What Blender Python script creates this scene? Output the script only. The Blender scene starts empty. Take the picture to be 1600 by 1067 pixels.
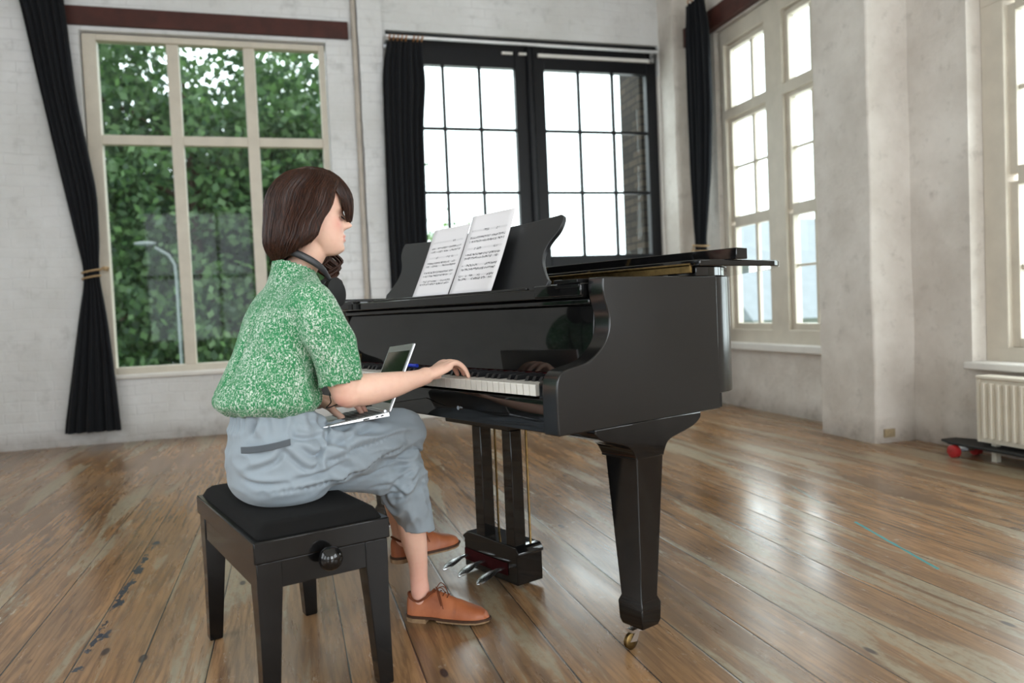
import bpy, bmesh, math, random
import numpy as np
from mathutils import Vector, Matrix, noise
PI = math.pi
SC = bpy.context.scene
COL = SC.collection

# ------------------------------------------------------------------ camera, sky, exposure
CAM_H, FPX = 0.90, 1205.0
ROLL, PITCH, YAW = math.radians(-2.51), math.radians(2.28), math.radians(16.18)
def cam_basis():
    cp, sp, cr, sr = math.cos(PITCH), math.sin(PITCH), math.cos(ROLL), math.sin(ROLL)
    fw, rt, up = np.array([0, cp, -sp]), np.array([1, 0, 0.]), np.array([0, sp, cp])
    r, u = cr*rt + sr*up, -sr*rt + cr*up
    c, s = math.cos(-YAW), math.sin(-YAW)
    R = np.array([[c, -s, 0], [s, c, 0], [0, 0, 1]])
    return R @ r, R @ u, R @ fw
CR, CU, CF = cam_basis()
cd = bpy.data.cameras.new('camera'); cam = bpy.data.objects.new('camera', cd); COL.objects.link(cam)
m = Matrix.Identity(4)
for i in range(3):
    m[i][0], m[i][1], m[i][2] = CR[i], CU[i], -CF[i]
m[2][3] = CAM_H
cam.matrix_world = m
cd.sensor_width = 36; cd.lens = FPX/1600*36; cd.clip_start = .05; cd.clip_end = 300
cd.dof.use_dof = True; cd.dof.focus_distance = 2.2; cd.dof.aperture_fstop = 2.4
SC.camera = cam

w = bpy.data.worlds.new('sky'); SC.world = w; w.use_nodes = True
nt = w.node_tree; nt.nodes.clear()
wo = nt.nodes.new('ShaderNodeOutputWorld'); bg = nt.nodes.new('ShaderNodeBackground')
tc = nt.nodes.new('ShaderNodeTexCoord'); sx = nt.nodes.new('ShaderNodeSeparateXYZ'); rp = nt.nodes.new('ShaderNodeValToRGB')
nt.links.new(tc.outputs['Generated'], sx.inputs[0]); nt.links.new(sx.outputs['Z'], rp.inputs[0])
rp.color_ramp.elements[0].position = 0.0; rp.color_ramp.elements[0].color = (.80, .90, .95, 1)
rp.color_ramp.elements[1].position = .7; rp.color_ramp.elements[1].color = (.93, .97, 1, 1)
nt.links.new(rp.outputs[0], bg.inputs[0]); bg.inputs[1].default_value = 4.2
nt.links.new(bg.outputs[0], wo.inputs[0])
vs = SC.view_settings
SC.display_settings.display_device = 'sRGB'
vs.view_transform = 'Standard'; vs.look = 'None'; vs.gamma = 1; vs.use_curve_mapping = False; vs.exposure = 0.10
SC.cycles.max_bounces = 10; SC.cycles.diffuse_bounces = 5; SC.cycles.glossy_bounces = 4; SC.cycles.transparent_max_bounces = 16
SC.cycles.caustics_reflective = False; SC.cycles.caustics_refractive = False
SC.cycles.sample_clamp_indirect = 6

def daylight(name, loc, rot, sx_, sy_, power, color=(.93, .97, 1)):
    """area lamp added at a window opening, standing in for overcast daylight"""
    l = bpy.data.lights.new(name, 'AREA'); l.shape = 'RECTANGLE'; l.size = sx_; l.size_y = sy_
    l.energy = power; l.color = color
    o = bpy.data.objects.new(name, l); COL.objects.link(o); o.location = loc; o.rotation_euler = rot
    return o
H_ = PI/2
daylight('daylight_rear', (2.3, -4.75, 2.0), (H_, 0, 0), 2.4, 2.9, 185)
daylight('daylight_rear_left', (-1.9, -4.75, 2.0), (H_, 0, 0), 2.4, 2.9, 18, (.86, .93, 1))
daylight('fill_left', (-3.6, .1, 1.9), (H_, 0, -H_), 6.2, 2.5, 28, (.82, .91, 1))  # added fill from the unseen left side, no real window known there
daylight('daylight_doors', (2.25, 7.05, 2.0), (-H_, 0, 0), 2.3, 2.2, 34)
daylight('daylight_corner', (3.93, 5.1, 1.9), (H_, 0, H_), 1.7, 2.6, 44)
daylight('daylight_right', (3.93, 2.57, 1.9), (H_, 0, H_), 1.6, 2.6, 46)
daylight('fill_front', (3.93, -1.6, 2.0), (H_, 0, H_), 3.2, 2.6, 75)  # added fill from an unseen right-hand opening, brightens left wall and bench

# ------------------------------------------------------------------ material helpers
MATS = {}
def lin(*c):
    return tuple((x/255/12.92 if x/255 <= .04045 else ((x/255+.055)/1.055)**2.4) for x in c) + (1,)
def new_mat(name):
    m = bpy.data.materials.new(name); m.use_nodes = True; MATS[name] = m
    return m, m.node_tree, m.node_tree.nodes['Principled BSDF']
def N(t, kind, **kw):
    n = t.nodes.new(kind)
    for k, v in kw.items():
        if k.startswith('i_'):
            n.inputs[k[2:].replace('_', ' ')].default_value = v
        else:
            setattr(n, k, v)
    return n
def L(t, a, b): t.links.new(a, b)
def ramp(t, src, stops, interp='LINEAR'):
    r = t.nodes.new('ShaderNodeValToRGB'); r.color_ramp.interpolation = interp
    e = r.color_ramp.elements
    while len(e) < len(stops): e.new(.5)
    for k, (p, c) in enumerate(stops):
        e[k].position = p; e[k].color = c if len(c) == 4 else (*c, 1)
    L(t, src, r.inputs[0]); return r.outputs[0]
def mix(t, fac, a, b, mode='MIX'):
    n = t.nodes.new('ShaderNodeMix'); n.data_type = 'RGBA'; n.blend_type = mode
    for s, v in ((0, fac), (6, a), (7, b)):
        if isinstance(v, (int, float)): n.inputs[s].default_value = v
        elif isinstance(v, tuple): n.inputs[s].default_value = v
        else: L(t, v, n.inputs[s])
    return n.outputs[2]
def math_(t, op, a, b=None, c=None):
    n = t.nodes.new('ShaderNodeMath'); n.operation = op
    for s, v in ((0, a), (1, b), (2, c)):
        if v is None: continue
        if isinstance(v, (int, float)): n.inputs[s].default_value = v
        else: L(t, v, n.inputs[s])
    return n.outputs[0]
def coords(t, kind='Object', scale=(1, 1, 1), loc=(0, 0, 0), rot=(0, 0, 0)):
    tc = t.nodes.new('ShaderNodeTexCoord'); mp = t.nodes.new('ShaderNodeMapping')
    mp.inputs['Scale'].default_value = scale; mp.inputs['Location'].default_value = loc; mp.inputs['Rotation'].default_value = rot
    L(t, tc.outputs[kind], mp.inputs[0]); return mp.outputs[0]
def noise_(t, vec, scale, detail=4, rough=.55, dist=0):
    n = t.nodes.new('ShaderNodeTexNoise'); n.inputs['Scale'].default_value = scale
    n.inputs['Detail'].default_value = detail; n.inputs['Roughness'].default_value = rough; n.inputs['Distortion'].default_value = dist
    L(t, vec, n.inputs['Vector']); return n.outputs[0]
def bump(t, b, h, strength=.3, dist=.01):
    n = t.nodes.new('ShaderNodeBump'); n.inputs['Strength'].default_value = strength; n.inputs['Distance'].default_value = dist
    L(t, h, n.inputs['Height']); L(t, n.outputs[0], b.inputs['Normal']); return n
def flat(name, col, rough=.6, spec=.5, metal=0, noise_amt=0, scale=30, bmp=0):
    m, t, b = new_mat(name)
    b.inputs['Roughness'].default_value = rough; b.inputs['Metallic'].default_value = metal
    b.inputs['Specular IOR Level'].default_value = spec
    v = coords(t); n = noise_(t, v, scale)
    c2 = tuple(max(0, x*(1-noise_amt)) for x in col[:3]) + (1,)
    L(t, ramp(t, n, [(.3, c2), (.7, (*col[:3], 1))]), b.inputs['Base Color'])
    if bmp: bump(t, b, n, bmp, .003)
    return m

# painted rough masonry
def masonry(name, c_hi, c_lo, brick=True, scale=1.0):
    m, t, b = new_mat(name)
    v = coords(t)
    n1 = noise_(t, v, 1.3*scale, 5, .6); n2 = noise_(t, v, 7*scale, 6, .65); n3 = noise_(t, v, 45, 4, .6)
    base = mix(t, ramp(t, n1, [(.35, (0, 0, 0)), (.7, (1, 1, 1))]), c_lo, c_hi)
    base = mix(t, ramp(t, n2, [(.56, (0, 0, 0)), (.74, (.55, .55, .55))]), base, tuple(x*.72 for x in c_lo[:3])+(1,))
    sep = t.nodes.new('ShaderNodeSeparateXYZ'); L(t, v, sep.inputs[0])
    low = ramp(t, sep.outputs['Z'], [(0, (1, 1, 1)), (.16, (0, 0, 0))])
    base = mix(t, math_(t, 'MULTIPLY', low, n2), base, lin(120, 105, 92))
    h = math_(t, 'ADD', math_(t, 'MULTIPLY', n2, .7), math_(t, 'MULTIPLY', n3, .12))
    if brick:
        cmb = t.nodes.new('ShaderNodeCombineXYZ')
        L(t, math_(t, 'ADD', sep.outputs['X'], sep.outputs['Y']), cmb.inputs[0]); L(t, sep.outputs['Z'], cmb.inputs[1])
        wv = N(t, 'ShaderNodeVectorMath', operation='ADD'); L(t, cmb.outputs[0], wv.inputs[0])
        nn = t.nodes.new('ShaderNodeTexNoise'); nn.inputs['Scale'].default_value = 3; L(t, v, nn.inputs['Vector'])
        sc_ = N(t, 'ShaderNodeVectorMath', operation='SCALE'); sc_.inputs['Scale'].default_value = .05
        L(t, nn.outputs[1], sc_.inputs[0]); L(t, sc_.outputs[0], wv.inputs[1])
        br = t.nodes.new('ShaderNodeTexBrick'); L(t, wv.outputs[0], br.inputs['Vector'])
        br.inputs['Scale'].default_value = 1; br.inputs['Brick Width'].default_value = .23; br.inputs['Row Height'].default_value = .078
        br.inputs['Mortar Size'].default_value = .006; br.inputs['Mortar Smooth'].default_value = .9
        br.inputs['Color1'].default_value = (1, 1, 1, 1); br.inputs['Color2'].default_value = (1, 1, 1, 1); br.inputs['Mortar'].default_value = (0, 0, 0, 1)
        mo = br.outputs['Color']
        h = math_(t, 'ADD', h, math_(t, 'MULTIPLY', mo, .22))
        crack = math_(t, 'MULTIPLY', math_(t, 'SUBTRACT', 1, mo), ramp(t, n1, [(.48, (0, 0, 0)), (.66, (.35, .35, .35))]))
        base = mix(t, crack, base, tuple(x*.6 for x in c_lo[:3])+(1,))
    L(t, base, b.inputs['Base Color']); b.inputs['Roughness'].default_value = .75
    b.inputs['Specular IOR Level'].default_value = .25
    bump(t, b, h, .55, .018)
    return m
masonry('wall_white', lin(226, 226, 227), lin(206, 205, 203))
masonry('wall_cream', lin(218, 210, 200), lin(190, 180, 168), True)
masonry('plaster_cream', lin(222, 216, 209), lin(196, 188, 179), False, 1.6)
flat('ceiling_white', lin(225, 222, 216), .9, .2, noise_amt=.05, scale=2)

def floor_mat():
    m, t, b = new_mat('worn_boards')
    v = coords(t); sep = t.nodes.new('ShaderNodeSeparateXYZ'); L(t, v, sep.inputs[0])
    X, Y = sep.outputs['X'], sep.outputs['Y']
    wob = math_(t, 'MULTIPLY', math_(t, 'SUBTRACT', noise_(t, coords(t, scale=(.0, .8, 0)), 1.2, 2), .5), .006)
    xs = math_(t, 'DIVIDE', math_(t, 'ADD', math_(t, 'ADD', X, wob), .07), .176)
    pid = math_(t, 'FLOOR', xs); fx = math_(t, 'FRACT', xs)
    edge = math_(t, 'MINIMUM', fx, math_(t, 'SUBTRACT', 1, fx))           # 0 at a joint
    rnd = N(t, 'ShaderNodeTexWhiteNoise', noise_dimensions='1D'); L(t, pid, rnd.inputs['W'])
    r = rnd.outputs['Value']
    # board ends
    yo = math_(t, 'FRACT', math_(t, 'ADD', math_(t, 'DIVIDE', Y, 3.7), r))
    ye = math_(t, 'LESS_THAN', yo, .0012)
    # grain, shifted for each board
    cmb = t.nodes.new('ShaderNodeCombineXYZ')
    L(t, math_(t, 'MULTIPLY', X, 1.0), cmb.inputs[0]); L(t, math_(t, 'ADD', math_(t, 'MULTIPLY', Y, .07), math_(t, 'MULTIPLY', r, 9)), cmb.inputs[1]); L(t, math_(t, 'MULTIPLY', r, 31), cmb.inputs[2])
    g1 = noise_(t, cmb.outputs[0], 55, 6, .65, .35)
    cmb2 = t.nodes.new('ShaderNodeCombineXYZ')
    L(t, X, cmb2.inputs[0]); L(t, math_(t, 'MULTIPLY', Y, .16), cmb2.inputs[1]); L(t, math_(t, 'MULTIPLY', r, 17), cmb2.inputs[2])
    g2 = noise_(t, cmb2.outputs[0], 9, 5, .6, .8)
    wv = t.nodes.new('ShaderNodeTexWave'); wv.wave_type = 'BANDS'; wv.bands_direction = 'X'
    wv.inputs['Scale'].default_value = 16; wv.inputs['Distortion'].default_value = 9; wv.inputs['Detail'].default_value = 3; wv.inputs['Detail Scale'].default_value = 1.2
    L(t, cmb2.outputs[0], wv.inputs['Vector'])
    base = mix(t, r, lin(144, 108, 72), lin(104, 77, 50))
    base = mix(t, ramp(t, g2, [(.40, (0, 0, 0)), (.66, (1, 1, 1))]), base, lin(162, 122, 82))
    base = mix(t, math_(t, 'MULTIPLY', ramp(t, wv.outputs['Fac'], [(.0, (1, 1, 1)), (.4, (0, 0, 0))]), .28), base, lin(80, 52, 32))
    base = mix(t, ramp(t, g1, [(.40, (.55, .55, .55)), (.53, (0, 0, 0))]), base, lin(78, 52, 34))
    big = noise_(t, v, .55, 3, .5)
    base = mix(t, ramp(t, big, [(.42, (0, 0, 0)), (.62, (.40, .40, .40))]), base, lin(134, 112, 88))
    # greyish worn paint in long patches
    cp = t.nodes.new('ShaderNodeCombineXYZ')
    L(t, X, cp.inputs[0]); L(t, math_(t, 'MULTIPLY', Y, .11), cp.inputs[1]); L(t, math_(t, 'MULTIPLY', pid, .37), cp.inputs[2])
    pn = noise_(t, cp.outputs[0], 6.5, 7, .62, .5)
    fine = noise_(t, coords(t, scale=(1, .35, 1)), 60, 5, .7)
    pm = math_(t, 'MULTIPLY', ramp(t, pn, [(.548, (0, 0, 0)), (.585, (1, 1, 1))]), ramp(t, fine, [(.36, (.25, .25, .25)), (.52, (1, 1, 1))]))
    base = mix(t, math_(t, 'MULTIPLY', pm, .6), base, lin(156, 150, 128))
    # scuffs
    sc2 = noise_(t, coords(t, scale=(1, .5, 1)), 22, 6, .75)
    base = mix(t, ramp(t, sc2, [(.60, (0, 0, 0)), (.69, (.6, .6, .6))]), base, lin(168, 158, 142))
    # knots
    vo = t.nodes.new('ShaderNodeTexVoronoi'); vo.inputs['Scale'].default_value = 1; vo.inputs['Randomness'].default_value = 1
    L(t, coords(t, scale=(8.0, 3.3, 1)), vo.inputs['Vector'])
    kd = ramp(t, math_(t, 'ADD', vo.outputs['Distance'], math_(t, 'MULTIPLY', g2, .09)), [(.105, (1, 1, 1)), (.145, (0, 0, 0))])
    base = mix(t, math_(t, 'MULTIPLY', kd, .92), base, lin(50, 33, 30))
    # navy paint spilt along one joint, and a teal drip
    def streak(x0, y0, x1, y1, half, soft, rag):
        k = (x1-x0)/(y1-y0)
        cx = math_(t, 'ADD', math_(t, 'MULTIPLY', math_(t, 'SUBTRACT', Y, y0), k), x0)
        d = math_(t, 'ABSOLUTE', math_(t, 'SUBTRACT', X, cx))
        n = noise_(t, coords(t, scale=(1, .5, 1)), 14, 5, .7)
        d = math_(t, 'ADD', d, math_(t, 'MULTIPLY', math_(t, 'SUBTRACT', n, .5), rag))
        a = ramp(t, d, [(half, (1, 1, 1)), (half+soft, (0, 0, 0))])
        yy = math_(t, 'MULTIPLY', math_(t, 'GREATER_THAN', Y, min(y0, y1)), math_(t, 'LESS_THAN', Y, max(y0, y1)))
        return math_(t, 'MULTIPLY', a, yy)
    base = mix(t, streak(-.585, 2.25, -.575, 3.5, .001, .006, .17), base, lin(34, 42, 56))
    base = mix(t, streak(1.99, 2.0, 2.13, 2.55, .004, .004, .02), base, lin(48, 146, 150))
    base = mix(t, math_(t, 'MULTIPLY', streak(2.20, 2.85, 2.30, 3.2, .002, .004, .02), .5), base, lin(58, 150, 160))
    # joints
    jn = noise_(t, coords(t, scale=(0, 1.3, 0)), 3, 3)
    jw = math_(t, 'ADD', .001, math_(t, 'MULTIPLY', jn, .022))
    joint = math_(t, 'LESS_THAN', edge, jw)
    base = mix(t, math_(t, 'MULTIPLY', joint, .9), base, lin(30, 24, 20))
    L(t, base, b.inputs['Base Color'])
    L(t, ramp(t, math_(t, 'ADD', math_(t, 'MULTIPLY', big, .5), math_(t, 'MULTIPLY', pn, .5)), [(.35, (.17, .17, .17)), (.65, (.37, .37, .37))]), b.inputs['Roughness'])
    b.inputs['Specular IOR Level'].default_value = .55
    h = math_(t, 'ADD', math_(t, 'MULTIPLY', g1, .10), math_(t, 'MULTIPLY', ramp(t, edge, [(0, (0, 0, 0)), (.03, (1, 1, 1))]), .5))
    h = math_(t, 'ADD', h, math_(t, 'MULTIPLY', g2, .25))
    bump(t, b, h, .22, .004)
    return m
floor_mat()

flat('window_cream', lin(206, 197, 182), .5, .4, noise_amt=.12, scale=8, bmp=.15)
flat('window_white', lin(222, 218, 212), .5, .4, noise_amt=.08, scale=8, bmp=.1)
flat('black_paint', lin(12, 13, 18), .38, .3, noise_amt=.35, scale=14, bmp=.25)
flat('red_oxide', lin(74, 34, 26), .6, .4, noise_amt=.4, scale=10, bmp=.4)
flat('pipe_paint', lin(190, 180, 168), .6, .4, noise_amt=.25, scale=6, bmp=.2)
flat('bright_steel', (.80, .80, .82, 1), .38, .5, .6, .1, 30)
flat('steel', (.55, .56, .58, 1), .28, .5, 1, .2, 30)
flat('chrome', (.78, .79, .81, 1), .24, .5, 1, .05, 30)
flat('brass', (.42, .27, .10, 1), .32, .5, 1, .45, 60)
flat('dark_brass', (.20, .13, .05, 1), .42, .5, 1, .45, 60)
flat('rope', lin(176, 148, 112), .85, .2, noise_amt=.3, scale=90)
flat('wooden_ring', lin(168, 116, 70), .5, .4, noise_amt=.3, scale=60)
flat('radiator_cream', lin(224, 216, 200), .4, .45, noise_amt=.06, scale=9)
flat('rubber', (.012, .012, .012, 1), .6, .3, noise_amt=.2)
flat('red_plastic', lin(176, 44, 44), .45, .4, noise_amt=.2)
flat('black_key', (.010, .010, .011, 1), .28, .5, noise_amt=.2)
flat('white_key', lin(226, 222, 214), .22, .5, noise_amt=.04, scale=20)
flat('red_felt', lin(52, 14, 16), .95, .1, noise_amt=.2)
flat('desk_satin', (.013, .013, .014, 1), .38, .5, noise_amt=.2, scale=12)
flat('aluminium', (.60, .61, .63, 1), .33, .5, 1, .04, 200)
flat('laptop_key', (.012, .012, .013, 1), .5, .4, noise_amt=.1)
flat('headphone_black', (.012, .012, .014, 1), .42, .5, noise_amt=.2)
flat('cable_black', (.01, .01, .01, 1), .5, .4, noise_amt=.1)
flat('blue_plastic', lin(34, 60, 190), .35, .5, noise_amt=.1)
flat('bark', lin(70, 58, 46), .9, .2, noise_amt=.4, scale=8, bmp=.4)
flat('lamp_grey', lin(104, 112, 110), .5, .5, noise_amt=.1)
flat('roof_slate', lin(136, 142, 146), .8, .3, noise_amt=.12, scale=5)
flat('house_render', lin(205, 203, 198), .9, .2, noise_amt=.1, scale=2)
flat('house_glass', lin(90, 100, 112), .2, .5, noise_amt=.1)
flat('grass_green', lin(70, 92, 48), .95, .1, noise_amt=.4, scale=1)
flat('outlet_paint', lin(168, 150, 120), .7, .3, noise_amt=.3, scale=60)

def lacquer(name, rough, spec=.62):
    m, t, b = new_mat(name)
    v = coords(t)
    n = noise_(t, v, 30, 5, .6)
    L(t, ramp(t, n, [(.3, (.0035, .0035, .0038)), (.7, (.0065, .0062, .006))]), b.inputs['Base Color'])
    b.inputs['Specular IOR Level'].default_value = spec
    sm = noise_(t, v, 2.2, 5, .7)
    L(t, ramp(t, sm, [(.4, (rough, rough, rough)), (.75, (rough*1.5, rough*1.5, rough*1.5))]), b.inputs['Roughness'])
    bump(t, b, noise_(t, v, 5, 2), .035, .01)
    return m
lacquer('black_lacquer', .045, .52)
lacquer('cheek_lacquer', .17)
lacquer('bench_lacquer', .13, .36)

def brickwork():
    m, t, b = new_mat('dark_brick')
    v = coords(t); sep = t.nodes.new('ShaderNodeSeparateXYZ'); L(t, v, sep.inputs[0])
    cmb = t.nodes.new('ShaderNodeCombineXYZ'); L(t, math_(t, 'ADD', sep.outputs['X'], sep.outputs['Y']), cmb.inputs[0]); L(t, sep.outputs['Z'], cmb.inputs[1])
    br = t.nodes.new('ShaderNodeTexBrick'); L(t, cmb.outputs[0], br.inputs['Vector'])
    br.inputs['Scale'].default_value = 1; br.inputs['Brick Width'].default_value = .23; br.inputs['Row Height'].default_value = .078; br.inputs['Mortar Size'].default_value = .008
    br.inputs['Color1'].default_value = lin(84, 72, 62); br.inputs['Color2'].default_value = lin(52, 46, 42); br.inputs['Mortar'].default_value = lin(40, 38, 36)
    L(t, br.outputs[0], b.inputs['Base Color']); b.inputs['Roughness'].default_value = .9
    bump(t, b, br.outputs['Fac'], -.5, .01)
brickwork()

def glass(name, tint=(1, 1, 1, 1), refl=1.0):
    m = bpy.data.materials.new(name); m.use_nodes = True; MATS[name] = m; t = m.node_tree; t.nodes.clear()
    o = t.nodes.new('ShaderNodeOutputMaterial'); mx = t.nodes.new('ShaderNodeMixShader')
    tr = t.nodes.new('ShaderNodeBsdfTransparent'); gl = t.nodes.new('ShaderNodeBsdfGlossy'); fr = t.nodes.new('ShaderNodeFresnel')
    tr.inputs[0].default_value = tint; gl.inputs['Roughness'].default_value = .03; fr.inputs[0].default_value = 1.45
    ge = t.nodes.new('ShaderNodeNewGeometry')
    L(t, math_(t, 'MULTIPLY', math_(t, 'MULTIPLY', fr.outputs[0], refl), math_(t, 'SUBTRACT', 1, ge.outputs['Backfacing'])), mx.inputs[0]); L(t, tr.outputs[0], mx.inputs[1]); L(t, gl.outputs[0], mx.inputs[2]); L(t, mx.outputs[0], o.inputs[0])
glass('window_glass', (.93, .96, .95, 1), .55)

def cloth(name, c1, c2, rough=.85, sheen=.2, scale=140, bm=.15):
    m, t, b = new_mat(name)
    v = coords(t); n = noise_(t, v, 3, 4); f = noise_(t, v, scale, 2)
    L(t, mix(t, n, c1, c2), b.inputs['Base Color']); b.inputs['Roughness'].default_value = rough
    b.inputs['Sheen Weight'].default_value = sheen; b.inputs['Specular IOR Level'].default_value = .25
    bump(t, b, f, bm, .001)
    return m
cloth('curtain_black', (.004, .0045, .006, 1), (.007, .008, .011, 1), .9, .06)
cloth('cushion_velour', (.0035, .0034, .0034, 1), (.006, .0056, .0055, 1), .95, 0, 300, .3)
cloth('trouser_grey', lin(136, 147, 156), lin(150, 160, 168), .62, .15, 420, .12)
cloth('pocket_grey', lin(74, 80, 86), lin(88, 94, 100), .7, .1, 420, .1)
# printed blouse
m, t, b = new_mat('blouse_print')
v = coords(t, scale=(1, 1, .62), rot=(.3, .2, .5)); f1 = noise_(t, v, 270, 2, .8, 1.0); f2 = noise_(t, coords(t), 14, 3); f3 = noise_(t, coords(t), 6, 3)
fac = math_(t, 'ADD', f1, math_(t, 'MULTIPLY', math_(t, 'SUBTRACT', f2, .5), .16))
green = mix(t, f3, lin(34, 112, 66), lin(48, 136, 84))
L(t, mix(t, ramp(t, fac, [(.535, (0, 0, 0)), (.575, (1, 1, 1))]), green, lin(206, 216, 204)), b.inputs['Base Color'])
b.inputs['Roughness'].default_value = .72; b.inputs['Sheen Weight'].default_value = .15; b.inputs['Specular IOR Level'].default_value = .25
bump(t, b, noise_(t, coords(t), 400, 2), .08, .001)
# skin
m, t, b = new_mat('skin')
at = N(t, 'ShaderNodeAttribute', attribute_name='tone'); v = coords(t)
n = noise_(t, v, 60, 4, .6); n2 = noise_(t, v, 9, 3)
base = mix(t, n2, lin(228, 184, 162), lin(236, 196, 176))
base = mix(t, math_(t, 'MULTIPLY', ramp(t, n, [(.45, (0, 0, 0)), (.7, (1, 1, 1))]), .12), base, lin(206, 140, 118))
base = mix(t, at.outputs['Fac'], base, lin(204, 104, 96))
L(t, base, b.inputs['Base Color']); b.inputs['Roughness'].default_value = .48; b.inputs['Specular IOR Level'].default_value = .38
b.inputs['Subsurface Weight'].default_value = .12; b.inputs['Subsurface Radius'].default_value = (.012, .004, .002); b.inputs['Subsurface Scale'].default_value = .6
bump(t, b, noise_(t, v, 500, 2), .06, .0006)
# hair
m, t, b = new_mat('hair_brown')
v = coords(t, scale=(1, 1, .06)); n = noise_(t, v, 420, 3, .6); n2 = noise_(t, v, 60, 3)
L(t, mix(t, ramp(t, n, [(.35, (0, 0, 0)), (.65, (1, 1, 1))]), lin(20, 12, 10), mix(t, n2, lin(56, 32, 23), lin(84, 50, 33))), b.inputs['Base Color'])
b.inputs['Roughness'].default_value = .42; b.inputs['Specular IOR Level'].default_value = .28
bump(t, b, n, .35, .001)
flat('lash', (.01, .008, .008, 1), .6, .3)
# leather
m, t, b = new_mat('tan_leather')
v = coords(t); n = noise_(t, v, 16, 4); n2 = noise_(t, v, 220, 3)
L(t, mix(t, ramp(t, n, [(.3, (0, 0, 0)), (.7, (1, 1, 1))]), lin(150, 82, 48), lin(176, 104, 64)), b.inputs['Base Color'])
b.inputs['Roughness'].default_value = .5; bump(t, b, n2, .2, .001)
flat('sole_leather', lin(150, 122, 92), .6, .3, noise_amt=.3, scale=90)
flat('sole_edge', lin(72, 48, 34), .55, .3, noise_amt=.3, scale=90)
flat('lace_brown', lin(112, 62, 40), .8, .2, noise_amt=.2)
# screen: a dark switched-off glossy panel
m, t, b = new_mat('laptop_screen')
b.inputs['Base Color'].default_value = (.008, .010, .008, 1); b.inputs['Roughness'].default_value = .05; b.inputs['Specular IOR Level'].default_value = .22
# leaves
def leafmat(name, c1, c2):
    m, t, b = new_mat(name)
    oi = t.nodes.new('ShaderNodeNewGeometry')
    L(t, mix(t, oi.outputs['Random Per Island'], c1, c2), b.inputs['Base Color'])
    b.inputs['Roughness'].default_value = .55; b.inputs['Transmission Weight'].default_value = 0
    tr = t.nodes.new('ShaderNodeBsdfTranslucent'); L(t, mix(t, oi.outputs['Random Per Island'], c1, c2), tr.inputs[0])
    mx = t.nodes.new('ShaderNodeMixShader'); mx.inputs[0].default_value = .45
    out = t.nodes['Material Output']; L(t, b.outputs[0], mx.inputs[1]); L(t, tr.outputs[0], mx.inputs[2]); L(t, mx.outputs[0], out.inputs[0])
leafmat('leaf_mid', lin(40, 66, 42), lin(84, 114, 64))
leafmat('leaf_dark', lin(32, 54, 42), lin(56, 84, 62))
leafmat('leaf_light', lin(84, 124, 66), lin(128, 164, 92))

# printed music
def music(name, seed):
    m, t, b = new_mat(name)
    uv = t.nodes.new('ShaderNodeTexCoord'); sep = t.nodes.new('ShaderNodeSeparateXYZ'); L(t, uv.outputs['UV'], sep.inputs[0])
    U, V = sep.outputs['X'], sep.outputs['Y']
    ink = None
    rows = [.80, .715, .665, .575, .50, .455, .365, .315, .235, .195]
    inx = math_(t, 'MULTIPLY', math_(t, 'GREATER_THAN', U, .09), math_(t, 'LESS_THAN', U, .91))
    for k, c in enumerate(rows):
        d = math_(t, 'SUBTRACT', V, c)
        ad = math_(t, 'ABSOLUTE', d)
        band = math_(t, 'LESS_THAN', ad, .0115)
        ln = math_(t, 'LESS_THAN', math_(t, 'FRACT', math_(t, 'DIVIDE', math_(t, 'ADD', d, .0005), .0052)), .24)
        a = math_(t, 'MULTIPLY', math_(t, 'MULTIPLY', band, ln), .55)
        # note heads, stems and beams
        cm = t.nodes.new('ShaderNodeCombineXYZ'); L(t, math_(t, 'MULTIPLY', U, 42), cm.inputs[0]); L(t, math_(t, 'MULTIPLY', V, 95), cm.inputs[1]); cm.inputs[2].default_value = seed + k*3.1
        vo = t.nodes.new('ShaderNodeTexVoronoi'); L(t, cm.outputs[0], vo.inputs['Vector']); vo.inputs['Scale'].default_value = 1
        heads = math_(t, 'LESS_THAN', vo.outputs['Distance'], .44)
        cm2 = t.nodes.new('ShaderNodeCombineXYZ'); L(t, math_(t, 'MULTIPLY', U, 5), cm2.inputs[0]); cm2.inputs[1].default_value = seed*2 + k*5.7
        dens = math_(t, 'GREATER_THAN', noise_(t, cm2.outputs[0], 1.4, 2), .40 if k not in (0, 3) else .60)
        a2 = math_(t, 'MULTIPLY', math_(t, 'MULTIPLY', heads, dens), math_(t, 'LESS_THAN', ad, .014))
        wn = N(t, 'ShaderNodeTexWhiteNoise', noise_dimensions='1D'); L(t, math_(t, 'FLOOR', math_(t, 'ADD', math_(t, 'MULTIPLY', U, 16), seed*.3)), wn.inputs['W'])
        beam = math_(t, 'MULTIPLY', math_(t, 'LESS_THAN', math_(t, 'ABSOLUTE', math_(t, 'SUBTRACT', d, math_(t, 'MULTIPLY', math_(t, 'SUBTRACT', wn.outputs['Value'], .5), .012))), .0016), dens)
        beam = math_(t, 'MULTIPLY', beam, math_(t, 'GREATER_THAN', math_(t, 'FRACT', math_(t, 'MULTIPLY', U, 16)), .3))
        a = math_(t, 'MAXIMUM', a, math_(t, 'MAXIMUM', a2, beam))
        ink = a if ink is None else math_(t, 'MAXIMUM', ink, a)
    ink = math_(t, 'MULTIPLY', ink, inx)
    L(t, mix(t, ink, lin(228, 224, 226), lin(40, 38, 42)), b.inputs['Base Color']); b.inputs['Roughness'].default_value = .8
music('music_print_a', 1.0); music('music_print_b', 7.3)

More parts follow.
